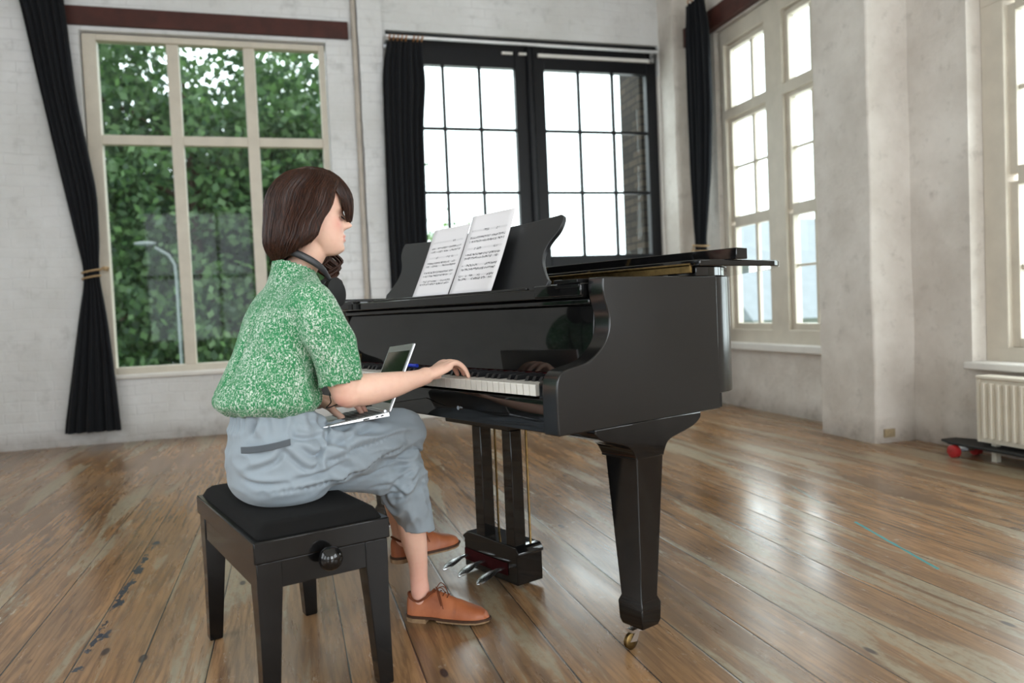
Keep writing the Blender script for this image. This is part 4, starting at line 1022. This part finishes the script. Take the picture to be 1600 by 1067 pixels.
# left hand on the laptop keys
F2 = unit((.52, .80, -.10)); S2 = unit(np.cross((0, 0, 1), F2)); U2 = np.cross(F2, S2)
hand(body, (-.685, -.296, .673), F2, S2, U2 if U2[2] > 0 else -U2, .070,
     [([(.058, -.024, 0), (.085, -.028, .004), (.108, -.030, -.010), (.122, -.031, -.030)], [.0100, .0088, .0080, .0066]),
      ([(.060, -.008, 0), (.092, -.009, .006), (.118, -.009, -.010), (.132, -.009, -.032)], [.0102, .0090, .0081, .0066]),
      ([(.058, .009, 0), (.088, .011, .006), (.112, .012, -.010), (.126, .012, -.032)], [.0100, .0088, .0080, .0066]),
      ([(.052, .025, 0), (.076, .029, .003), (.096, .031, -.012), (.106, .032, -.030)], [.0088, .0078, .0070, .0060])],
     ([(.005, -.015, -.004), (.030, -.040, -.010), (.050, -.060, -.022), (.072, -.072, -.034)], [.0135, .0118, .0098, .008]))
# lower legs and feet inside the shoes
HEEL, TOE = np.array([-.655, -.070, 0]), np.array([-.452, .083, 0]); FD = unit(TOE-HEEL)
limb(body, [(-.60, -.12, .46, .040), (-.60, -.085, .36, .042), (-.612, -.062, .25, .038), (-.622, -.046, .17, .0285), (-.628, -.042, .12, .0265), (-.626, -.040, .08, .028), (-.622, -.038, .055, .028)], 22, 30)

H2, T2 = np.array([-.728, -.075, .150]), np.array([-.700, .150, .158]); FD2 = unit(T2-H2)
limb(body, [(-.655, -.10, .565, .046), (-.69, -.085, .46, .044), (-.715, -.06, .34, .036), (-.725, -.045, .26, .0275), (-.725, -.040, .205, .027)], 20, 24)
# thighs join the calves to the hips
limb(body, [(-.545, -.44, .53, .065), (-.60, -.25, .57, .058), (-.640, -.12, .565, .044)], 20, 16)
limb(body, [(-.70, -.44, .51, .065), (-.64, -.26, .50, .055), (-.60, -.12, .470, .040)], 20, 16)
co, no, fc = fuse(body, .0034, 2, .45)
me = mesh_from(co-np.array([-.62, -.45, 0]), fc, 'body', True); me.materials.append(MATS['skin'])
at = me.attributes.new('tone', 'FLOAT', 'POINT')
rel = (co-HC)/HS; hf, hs, hz = rel@FWD-.030, rel@SID, rel[:, 2]
g = lambda d2, r: np.exp(-d2/r**2)
tone = .62*((hf > .056) & (np.abs(hs) < .021))*np.exp(-((hz+.0715)/.0095)**6)
tone = np.maximum(tone, .42*g((hs-.042)**2+(hz+.035)**2+(hf-.045)**2, .022)); tone = np.maximum(tone, .42*g((hs+.042)**2+(hz+.035)**2+(hf-.045)**2, .022))
tone = np.maximum(tone, .40*g(((co-np.array([-.430, -.355, .694]))**2).sum(1), .032))
for tip in ((-.49, .07, .722), (-.62, -.22, .64)): tone = np.maximum(tone, .30*g(((co-np.array(tip))**2).sum(1), .05))
tone = np.maximum(tone, .30*g(((co-np.array([-.63, -.05, .10]))**2).sum(1), .09))
at.data.foreach_set('value', tone.astype(np.float32))
o = bpy.data.objects.new('body', me); link(o, ps)
def child(name, mb, mat, smooth=60, bevel=0, label=None, parent=None): return part(name, mb, mat, parent or ps, base=ps, bevel=bevel, smooth=smooth, label=label)
# lashes and brows
for s_ in (-1, 1):
    q = [HW(.030+.0545-.5*(abs(y)-.026)**2*18, s_*y, -.0135-.0015*math.sin((y-.018)*150)) for y in np.linspace(.018, .042, 9)]
    child('eyelashes', MB().tube([p+FWD*.002 for p in q], .0020, 6).tube([p+FWD*.005-np.array([0, 0, .003]) for p in q[2:]], .0016, 5).tube([p+FWD*.008-np.array([0, 0, .005]) for p in q[3:]], .0011, 5), 'lash')
    q = [HW(.030+.0600-.5*(abs(y)-.02)**2*16, s_*y, .010+.004*math.sin((y-.012)*90)) for y in np.linspace(.012, .042, 9)]
    child('eyebrow', MB().tube(q, np.array([.0014, .0022, .0026, .0026, .0024, .002, .0016, .0012, .0008]), 6), 'hair_brown')
# ---- hair: a bob, laid as a shell plus strands
RH = random.Random(9)
def hair_pt(th, z, off=0):
    """th: angle from the front (0) to the back (pi), signed; z height against the head centre"""
    zt = .137
    if z > -.01: k = math.sqrt(max(0, 1-((z+.01)/(zt+.01))**2.35)); 
    else: k = 1
    af, ab, aw = .126, .132, .092
    if z < -.01:
        q = (-.01-z)/.125; ab *= 1+.045*math.sin(min(1, q)*PI*.9)-.13*max(0, q-.55)**1.5*3; aw *= 1+.10*math.sin(min(1, q)*PI*.8)-.30*max(0, q-.6)
    c, s_ = math.cos(th), math.sin(th); f_ = (af if c > 0 else ab)*c*k; y = aw*s_*k
    r = math.hypot(f_, y)+1e-9
    f_ += off*f_/r; y += off*y/r
    return HW(f_-.0, y, z+off*.3*(z > .05))
ZB_ = [(.137, 0), (.10, 28), (.062, 52), (.008, 63), (-.03, 76), (-.07, 82), (-.095, 93), (-.126, 112), (-.137, 140)]
def thmin(z): zz = [a for a, _ in ZB_][::-1]; return math.radians(float(np.interp(z, zz, [b_ for _, b_ in ZB_][::-1])))
def bob_end(u):      # u 0 front edge .. 1 nape
    return float(np.interp(u, [0, .15, .35, .6, 1], [-.088, -.110, -.132, -.144, -.149]))
mb = MB()
for side in (1, -1):
    n_u, n_z = 60, 60; rg = []
    for j in range(n_z+1):
        row = []
        for i in range(n_u+1):
            u = i/n_u; ze = bob_end(u); t_ = j/n_z; z = .1365+(ze-.1365)*t_**1.15
            th = thmin(max(z, -.137))+(PI-thmin(max(z, -.137)))*u
            gr = .0018*math.sin(u*43+t_*2)+.0012*math.sin(u*97-t_*3)+.004*noise.noise(Vector((u*9, t_*2, side*3)))
            curl = -.012*max(0, t_-.86)/.14
            row.append(hair_pt(side*th, z, gr*min(1, t_*3)+curl))
        rg.append(row)
    # inner layer to give the hair thickness
    flat_ = [p for r in rg for p in r]; W = n_u+1; M_ = len(flat_); inner_ = [HC+(np.array(p)-HC)*np.array([.90, .90, .965]) for p in flat_]
    f = []
    for j in range(n_z):
        for i in range(n_u): a = j*W+i; f.append((a, a+1, a+W+1, a+W)); f.append((a+M_, a+M_+W, a+M_+W+1, a+M_+1))
    for i in range(n_u): a = n_z*W+i; f.append((a, a+1, a+1+M_, a+M_))
    for j in range(n_z):
        a = j*W; f.append((a, a+W, a+W+M_, a+M_))
    mb.add(flat_+inner_, f)
# fringe
n_u, n_z = 40, 34; fl = []
for j in range(n_z+1):
    t_ = j/n_z; z = .132+(-.014-.132)*t_; wd = math.radians(float(np.interp(z, [-.014, .066, .10, .137], [17, 44, 58, 80])))
    for i in range(n_u+1):
        u = -1+2*i/n_u; zz = z+ (.018*(1-abs(u))*0 - .0) ; fl.append(hair_pt(u*wd+.08*math.sin(t_*2), zz+.020*(1-t_)*0+.012*t_*math.sin(u*9+1), .0015*math.sin(u*40)+.003*noise.noise(Vector((u*6, t_*3, 8)))-.004*t_-.012*max(0, t_-.55)/.45))
W = n_u+1; M_ = len(fl); inn_ = [np.array(p)-FWD*.007 for p in fl]; f = []
for j in range(n_z):
    for i in range(n_u): a = j*W+i; f.append((a, a+1, a+W+1, a+W)); f.append((a+M_, a+M_+W, a+M_+W+1, a+M_+1))
for i in range(n_u): a = n_z*W+i; f.append((a, a+1, a+1+M_, a+M_))
for j in range(n_z):
    for a in (j*W, j*W+n_u): f.append((a, a+W, a+W+M_, a+M_))
mb.add(fl+inn_, f)
# strands
def strand(pts, r): mb.tube(pts, [r*.6]+[r]*(len(pts)-2)+[r*.25], 4)
for k in range(1500):
    side = RH.choice((1, 1, 1, -1)); u = RH.random()**1.1; ze = bob_end(u)+RH.uniform(-.006, .008); off = RH.uniform(-.001, .0035); ph = RH.random()*6; du = RH.uniform(-.02, .02); t0 = RH.choice((.0, .0, .2, .45))
    pts = []
    for t_ in np.linspace(t0, 1, 13):
        z = .1365+(ze-.1365)*t_**1.15; zz = max(z, -.137); th = thmin(zz)+(PI-thmin(zz))*min(1, max(0, u+du*t_))
        pts.append(hair_pt(side*th, z, off+.001*math.sin(ph+t_*5)-.012*max(0, t_-.86)/.14))
    strand(pts, RH.uniform(.0005, .0010))
for k in range(260):
    u = RH.uniform(-1, 1); off = RH.uniform(0, .004); ze = -.014+RH.uniform(-.012, .012); pts = []; ph = RH.random()*6
    for t_ in np.linspace(0, 1, 11):
        z = .132+(ze-.132)*t_; wd = math.radians(float(np.interp(z, [-.014, .066, .10, .137], [22, 47, 60, 80]))); pts.append(hair_pt(u*wd+.08*math.sin(t_*2), z, off+.0008*math.sin(ph+t_*4)-.004*t_-.012*max(0, t_-.55)/.45))
    strand(pts, RH.uniform(.0004, .0008))
child('hair', mb, 'hair_brown', smooth=80)
# wavy length falling in front of the far shoulder
mb = MB()
for k in range(150):
    gp_ = RH.choice((-.9, -.3, .3, .9)); a0 = RH.uniform(-1, 1); b0 = gp_+RH.uniform(-.4, .4); ph = gp_*2.2+RH.uniform(-.3, .3); pts = []
    for t_ in np.linspace(0, 1, 20):
        x = -.640+.014*a0*(1.2-t_)+.008*math.sin(t_*9+ph+a0)*t_; y = -.268+.004*t_+.024*b0*(1-.45*t_)+.021*math.sin(t_*12+ph)*min(1, t_*1.4); z = 1.110-.118*t_+.005*b0
        pts.append((x, y, z))
    mb.tube(pts, [.0016]+[.0020]*16+[.0016, .0012, .0005], 5)
child('hair_length', mb, 'hair_brown', smooth=80, label='wavy lengths hanging below the chin')

# ---- clothes
def crease(p, n, amp, fn): return n*(amp*fn)[:, None]
def nz(P, sc, seed=0):
    S_ = np.asarray(sc); return np.array([noise.noise(Vector((p[0]*S_[0]+seed, p[1]*S_[1], p[2]*S_[2]))) for p in P])
def ridged(P, sc, seed=0): return 1.7*np.clip(1-2.4*np.abs(nz(P, sc, seed)), 0, 1)**1.4-.55
def cut(co, fc, test):
    keep = []
    for f_ in fc:
        c = co[list(f_)].mean(0)
        if not test(c): keep.append(f_)
    return keep
def cloth_obj(name, co, fc, mat, thick=.0018, label=None, relax=0):
    used = sorted({i for f_ in fc for i in f_}); mp = {a: b_ for b_, a in enumerate(used)}
    me = mesh_from(co[used]-np.array([-.62, -.45, 0]), [tuple(mp[i] for i in f_) for f_ in fc], name, True); me.materials.append(MATS[mat])
    o = bpy.data.objects.new(name, me); link(o, ps)
    if relax: sm_ = o.modifiers.new('relax', 'SMOOTH'); sm_.factor = .5; sm_.iterations = relax
    md = o.modifiers.new('thickness', 'SOLIDIFY'); md.thickness = thick; md.offset = -1
    if label: o['label'] = label
    return o
# blouse
bl_ = MB()
loft(bl_, [(-.600, -.468, .668, .128, .090, 0), (-.600, -.474, .684, .150, .118, 0), (-.600, -.475, .704, .155, .127, 0), (-.600, -.466, .75, .150, .116, 0), (-.600, -.447, .81, .142, .104, .05), (-.602, -.427, .87, .145, .100, .08), (-.61, -.410, .93, .155, .088, .1),
           (-.615, -.398, .968, .146, .072, .1), (-.613, -.388, .998, .104, .060, .1), (-.610, -.384, 1.026, .062, .055, -.10), (-.608, -.382, 1.050, .053, .052, -.25)], 48, 60, 2.15)
SLV = [(-.520, -.400, .948, .046), (-.478, -.400, .938, .060), (-.448, -.386, .89, .060), (-.437, -.366, .83, .0585), (-.432, -.354, .775, .0545), (-.432, -.347, .735, .0530), (-.432, -.346, .69, .0520)]
SLL = [(-.720, -.385, .940, .044), (-.760, -.375, .925, .054), (-.790, -.375, .88, .056), (-.808, -.40, .83, .055), (-.823, -.435, .775, .054), (-.828, -.45, .745, .053)]
limb(bl_, SLV[:2]+[(-.462, -.392, .915, .054)], 26, 12); limb(bl_, SLL[:2]+[(-.772, -.375, .905, .050)], 26, 12)
co, no, fc = fuse(bl_, .0048, 8)
P = co; sp = np.clip((P[:, 2]-.67)/.35, 0, 1)
low = np.exp(-((P[:, 2]-.70)/.055)**2); side_x = np.clip((P[:, 0]+.52)/.05, 0, 1)
d = .0045*nz(P, (9, 9, 4), 1)+.0030*ridged(P, (10, 10, 2.2), 4)*(1-.8*sp)+low*.0050*ridged(P, (20, 20, 6), 7)
# diagonal pulls from the armpit to the back hem, and a vertical tuck down the back
dp = (P[:, 1]+.40)*.80+(P[:, 2]-.80)*.45; arm_pit = np.exp(-((P[:, 2]-.84)/.10)**2)
d += .0055*arm_pit*np.sin(dp*95+nz(P, (7, 7, 7), 3)*3)*np.clip((P[:, 0]+.60)/.08, 0, 1)
d += -.010*np.exp(-((P[:, 0]+.585)/.008)**2)*(P[:, 1] < -.45)*np.clip((.97-P[:, 2])/.1, 0, 1)
co = co+no*d[:, None]
fc = cut(co, fc, lambda c: c[2] > 1.040-.35*(c[1]+.378))
cloth_obj('blouse', co, fc, 'blouse_print', .0022)
for k, (SV_, e_, hn) in enumerate(((SLV, np.array([-.432, -.350, .741]), unit((.05, .16, -1))), (SLL, np.array([-.823, -.438, .772]), unit((-.05, -.2, -1))))):
    m3 = MB(); limb(m3, SV_, 36, 44); co, no, fc = fuse(m3, .0048, 3); P = co; dn = np.clip((.915-P[:, 2])/.08, 0, 1)
    d = dn*(.0045*ridged(P, (16, 16, 5), 40+k)+.004*nz(P, (12, 12, 8), 3+k))+.004*dn*np.sin((P[:, 2]+.55*P[:, 1])*85+nz(P, (6, 6, 6), 9)*3)*np.exp(-((P[:, 2]-.86)/.06)**2)
    hm = np.exp(-(((P-e_)@hn)/.007)**2); d += .0012*hm
    co = co+no*d[:, None]; fc = cut(co, fc, lambda c: (c-e_)@hn > 0)
    cloth_obj('sleeve', co, fc, 'blouse_print', .0022)
# trousers
tr_ = MB()
loft(tr_, [(-.60, -.450, .4385, .095, .075, 0), (-.60, -.450, .448, .128, .100, 0), (-.60, -.452, .475, .148, .119, 0), (-.60, -.453, .53, .155, .125, 0), (-.60, -.454, .59, .150, .121, 0), (-.60, -.458, .64, .136, .106, 0), (-.60, -.462, .690, .124, .092, 0)], 44, 40, 2.2)
limb(tr_, [(-.525, -.43, .530, .078), (-.535, -.34, .543, .078), (-.560, -.23, .560, .074), (-.592, -.125, .567, .069), (-.608, -.080, .562, .066)], 30, 30)          # right thigh, crossed over
limb(tr_, [(-.70, -.43, .520, .080), (-.68, -.33, .505, .074), (-.630, -.20, .480, .070), (-.592, -.11, .470, .067)], 28, 26)              # left thigh
limb(tr_, [(-.608, -.082, .558, .063), (-.665, -.085, .50, .058), (-.700, -.070, .42, .052), (-.715, -.055, .35, .049), (-.720, -.050, .315, .048)], 24, 24)  # right calf
limb(tr_, [(-.588, -.110, .472, .066), (-.586, -.108, .43, .068), (-.588, -.090, .37, .061), (-.598, -.062, .31, .051), (-.602, -.052, .275, .050), (-.604, -.048, .24, .050)], 28, 28)  # left calf
# loose cloth bridging the legs and under the thigh
limb(tr_, [(-.60, -.33, .495, .060), (-.60, -.22, .480, .066), (-.592, -.15, .465, .066)], 20, 12)
co, no, fc = fuse(tr_, .0042, 6)
P = co; thigh = np.clip((P[:, 1]+.46)/.1, 0, 1)*np.clip((.0-P[:, 1])/.08, 0, 1)*np.clip((P[:, 2]-.46)/.05, 0, 1); shin = np.clip((.50-P[:, 2])/.06, 0, 1)*np.clip((P[:, 1]+.22)/.06, 0, 1)*np.where(P[:, 0] > -.665, np.clip((P[:, 2]-.265)/.08, .12, 1), np.clip((P[:, 2]-.33)/.06, .1, 1)); seat = 1-np.clip((P[:, 1]+.44)/.1, 0, 1)
# folds fanning from the hip crease toward the knee
u = (P[:, 1]+.44); w_ = (P[:, 2]-.62)+.42*u
d = thigh*(.0075*np.sin(w_*150/(1+2.2*np.clip(u, 0, 1))+nz(P, (8, 5, 8), 3)*3.5)*np.exp(-((u-.10)/.17)**2)+.0055*ridged(P, (9, 5, 26), 9))
hipc = np.exp(-((P[:, 1]+.36)**2+(P[:, 2]-.595)**2)/.055**2); d += hipc*.014*ridged(P, (10, 24, 14), 5)
d += seat*(.0035*ridged(P, (9, 9, 16), 12)+.0045*np.exp(-((P[:, 2]-.655)/.03)**2)*np.sin(np.arctan2(P[:, 1]+.48, P[:, 0]+.62)*26))
d += shin*(.0075*ridged(P, (14, 14, 9), 21)+.005*ridged(P, (22, 22, 5), 23)); d += .0016*nz(P, (34, 34, 34), 2)
def creases(P, lines, sel, wd=.0075, amp=.0085):
    out = np.zeros(len(P)); Q = P[:, 1:3]
    for k, ln in enumerate(lines):
        R_ = spline(ln, 26); best = np.full(len(P), 9.); pos = np.zeros(len(P))
        for i, r_ in enumerate(R_):
            dd = np.hypot(Q[:, 0]-r_[0], Q[:, 1]-r_[1]); m_ = dd < best; best[m_] = dd[m_]; pos[m_] = i/25
        # which side of the line
        i0 = (pos*25).astype(int); nx = R_[np.minimum(i0+1, 25)]-R_[np.maximum(i0-1, 0)]; rel_ = Q-R_[i0]; sg = np.sign(nx[:, 0]*rel_[:, 1]-nx[:, 1]*rel_[:, 0])
        s_ = best*sg; tp = np.sin(np.clip(pos, .03, .97)*PI)**.6
        out += amp*tp*(-np.exp(-((s_)/(wd*.6))**2)+.85*np.exp(-((s_-wd*1.25)/(wd))**2)+.25*np.exp(-((s_+wd*1.4)/wd)**2))
    return out*sel
TL = [[(-.460, .659), (-.470, .621), (-.440, .607), (-.388, .610)], [(-.501, .596), (-.473, .563), (-.444, .536), (-.413, .536)], [(-.461, .595), (-.422, .565), (-.379, .589)],
      [(-.424, .535), (-.359, .550), (-.286, .565), (-.198, .574), (-.138, .577)], [(-.537, .488), (-.426, .491), (-.318, .498), (-.201, .527), (-.121, .547)], [(-.399, .607), (-.412, .554), (-.424, .535)],
      [(-.558, .542), (-.513, .564), (-.492, .595)], [(-.565, .672), (-.586, .637), (-.601, .611)], [(-.532, .668), (-.553, .623)], [(-.368, .577), (-.285, .596), (-.220, .609)], [(-.476, .514), (-.414, .519), (-.338, .537)], [(-.585, .530), (-.550, .509), (-.492, .507)]]
LL = [[(-.295, .454), (-.228, .481), (-.154, .486), (-.104, .478)], [(-.221, .403), (-.171, .405), (-.121, .407)], [(-.181, .446), (-.134, .403), (-.154, .385)], [(-.094, .533), (-.056, .511), (-.041, .480)],
      [(-.078, .468), (-.119, .429), (-.159, .402)], [(-.219, .435), (-.156, .447), (-.091, .481)], [(-.074, .433), (-.051, .371), (-.033, .333)]]
outer = np.clip((no[:, 0]-.15)/.3, 0, 1)
d += creases(P, TL, outer*np.clip((P[:, 0]+.60)/.04, 0, 1), .0085, .0115)+creases(P, LL, outer*np.clip((P[:, 0]+.67)/.03, 0, 1)*np.clip((-.47-P[:, 0])/.03, 0, 1), .007, .008)
knee = np.exp(-((P[:, 1]+.12)**2+(P[:, 2]-.47)**2)/.07**2); d += knee*.008*ridged(P, (8, 16, 30), 31)
under = np.clip((P[:, 2]-.452)/.02, 0, 1); d = np.where((P[:, 1] < -.26), d*np.maximum(under, .1), d)
co = co+no*d[:, None]
c1 = np.array([-.603, -.05, .272]); n1 = unit((.02, .0, -1)); c2 = np.array([-.719, -.052, .338])
fc = cut(co, fc, lambda c: (c[2] < .274-.10*(c[1]+.058) and c[0] > -.665) or (c[2] < .335 and c[0] < -.665 and c[1] > -.13) or c[2] > .70)
cloth_obj('trousers', co, fc, 'trouser_grey', .002, relax=4)
# welt pocket on the right hip and waistband seam
def on_hip(y, z): # point on the outside of the hip
    q = max(0, 1-abs((y+.454)/.122)**2.2)**(1/2.2); return (-.60+.153*q+.002, y, z)
pk = [on_hip(y, .590+.20*(y+.57)) for y in np.linspace(-.568, -.480, 12)]
v = []; 
for p in pk: n_ = unit((p[0]+.60, p[1]+.454, 0)); v += [np.array(p)+[0, 0, .008]+n_*.001, np.array(p)-[0, 0, .008]+n_*.001, np.array(p)-[0, 0, .008]+n_*.0045, np.array(p)+[0, 0, .008]+n_*.0045]
mb = MB(); mb.rings([v[4*i:4*i+4] for i in range(len(pk))]); child('pocket_welt', mb, 'pocket_grey', bevel=.001, label='dark grey pocket welt')
# ---- shoes
def shoe(H0, T0, up_t, label):
    F3 = unit(T0-H0); S3 = unit(np.cross(F3, (0, 0, 1))); U3 = np.cross(S3, F3); Ln = np.linalg.norm(T0-H0)
    W3 = lambda a, s_, u: H0+F3*a*Ln+S3*s_*1.04+U3*u*1.20
    # plan half widths along the length
    A = [0, .03, .10, .20, .36, .50, .74, .88, .96, 1.0]; Wd = [.006, .021, .029, .029, .029, .035, .038, .032, .019, .004]; Tp = [.050, .064, .066, .062, .076, .066, .046, .038, .030, .016]
    rs = []; aa = np.concatenate([np.linspace(0, .06, 6), np.linspace(.08, .92, 34), np.linspace(.94, 1, 8)])
    up = MB()
    for a in aa:
        w_ = float(np.interp(a, A, Wd)); tp = float(np.interp(a, A, Tp)); row = []
        for q in np.linspace(0, 2*PI, 33)[:-1]:
            c, s_ = math.cos(q), math.sin(q); x = w_*math.copysign(abs(c)**.8, c)*(1-.30*max(0, s_)*(a < .62)-.12*max(0, s_)); z = .016+(tp-.016)*(max(0, s_)**.8) if s_ > 0 else .016+.004*s_
            row.append(tuple(W3(a, x, z)))
        rs.append(row)
    up.rings(rs)
    root = child('shoe', up, 'tan_leather', smooth=60, label=label)
    md = root.modifiers.new('sub', 'SUBSURF'); md.levels = 1; md.render_levels = 1
    def slab(a0, a1, u0, u1, grow): 
        pts_r = []; pts_l = []
        for a in np.linspace(a0, a1, 24): w_ = float(np.interp(a, A, Wd))+grow; pts_r.append((a, w_)); pts_l.append((a, -w_))
        poly = pts_r+pts_l[::-1]; n_ = len(poly); mb_ = MB()
        mb_.add([W3(a, s_, u0) for a, s_ in poly]+[W3(a, s_, u1) for a, s_ in poly], [tuple(range(n_-1, -1, -1)), tuple(range(n_, 2*n_))]+[(k, (k+1) % n_, (k+1) % n_+n_, k+n_) for k in range(n_)])
        return mb_
    child('sole', slab(-.01, 1.015, .0105, .0165, .003), 'sole_edge', parent=root); child('heel', slab(-.01, .27, 0, .0108, .002), 'sole_leather', parent=root); child('forefoot_sole', slab(.40, 1.0, .006, .0105, .001), 'sole_leather', parent=root)
    # collar round the ankle
    col = [W3(.185+.158*math.cos(q), .0275*math.sin(q), .0655+.010*max(0, math.cos(q))-.013*abs(math.sin(q))**2) for q in np.linspace(0, 2*PI, 33)]
    child('collar', MB().tube(col, .0032, 8), 'lace_brown', parent=root)
    lc = MB(); 
    for i, a in enumerate((.37, .42, .47, .52)):
        h = float(np.interp(a, A, Tp))+.0015; lc.tube([W3(a, -.013, h-.004), W3(a+.01, 0, h+.002), W3(a, .013, h-.004)], .0015, 6)
    for s_ in (-1, 1):
        lc.tube(spline([W3(.37, 0, .078), W3(.40, s_*.018, .088), W3(.44, s_*.032, .072), W3(.47, s_*.030, .046), W3(.42, s_*.016, .074), W3(.37, 0, .078)], 20), .0013, 6)
        lc.tube(spline([W3(.37, 0, .078), W3(.44, s_*.022, .076), W3(.50, s_*.034, .040)], 10), .0013, 6)
    child('laces', lc, 'lace_brown', parent=root)
    return root
shoe(HEEL, TOE, 0, 'tan lace-up shoe planted on the floor')
shoe(H2, T2, 0, 'tan lace-up shoe of the crossed leg, off the floor')

# ------------------------------------------------------------------ headphones round her neck
hp = thing('headphones', PF, (-.61, -.36, 1.04), 'black over-ear headphones hanging around the pianist\'s neck', 'headphones')
q = [(-.568, -.300, 1.000), (-.545, -.330, 1.030), (-.540, -.370, 1.056), (-.56, -.415, 1.078), (-.61, -.438, 1.083), (-.665, -.415, 1.075), (-.69, -.36, 1.055), (-.68, -.33, 1.02), (-.655, -.30, .99)]
R = spline(q, 50); mb = MB(); rg = []
for i, p in enumerate(R):
    t_ = R[min(i+1, 49)]-R[max(i-1, 0)]; t_ /= np.linalg.norm(t_); up = unit((0, 0, 1)-t_*t_[2]); sd = np.cross(t_, up)
    rg.append([p+up*.0095*math.cos(a)+sd*.003*math.sin(a) for a in np.linspace(0, 2*PI, 13)[:-1]])
mb.rings(rg); part('headband', mb, 'headphone_black', hp, smooth=60)
for c, ax in (((-.640, -.296, .968), unit((.75, .5, .1))), ((-.580, -.292, .968), unit((.85, .35, .1)))):
    c = np.array(c); e1_ = unit(np.cross(ax, (0, 0, 1))); e2_ = np.cross(e1_, ax)
    def disc(off0, prof):
        m3 = MB(); m3.rings([[c+ax*(off0+a)+(e1_*math.cos(t_)+e2_*math.sin(t_)*1.15)*r for t_ in np.linspace(0, 2*PI, 29)[:-1]] for a, r in prof]); return m3
    ec = part('ear_cup', disc(0, [(-.010, .020), (-.008, .030), (.004, .033), (.008, .030)]), 'headphone_black', hp, smooth=50)
    part('ear_pad', disc(.009, [(0, .028), (.004, .034), (.010, .034), (.013, .026)]), 'rubber', ec, base=hp, smooth=50)
cb = [(-.60, -.298, .955), (-.59, -.285, .90), (-.58, -.29, .84), (-.585, -.30, .79), (-.555, -.305, .73), (-.575, -.315, .70), (-.55, -.325, .68), (-.60, -.315, .66), (-.64, -.24, .665), (-.70, -.17, .64), (-.60, -.02, .655), (-.62, .0, .652)]
part('cable', MB().tube(spline(cb, 90), .0016, 6), 'cable_black', hp)
single('wristband', MB().tube([(-.702+.0*t_, -.314, .675)+np.array([math.cos(t_)*.024, .018*math.cos(t_), math.sin(t_)*.0255])*1.0 for t_ in np.linspace(0, 2*PI, 25)], .0022, 8), 'cable_black', PF, (-.702, -.314, .675), 'thin black cord worn around the pianist\'s left wrist', 'wristband')
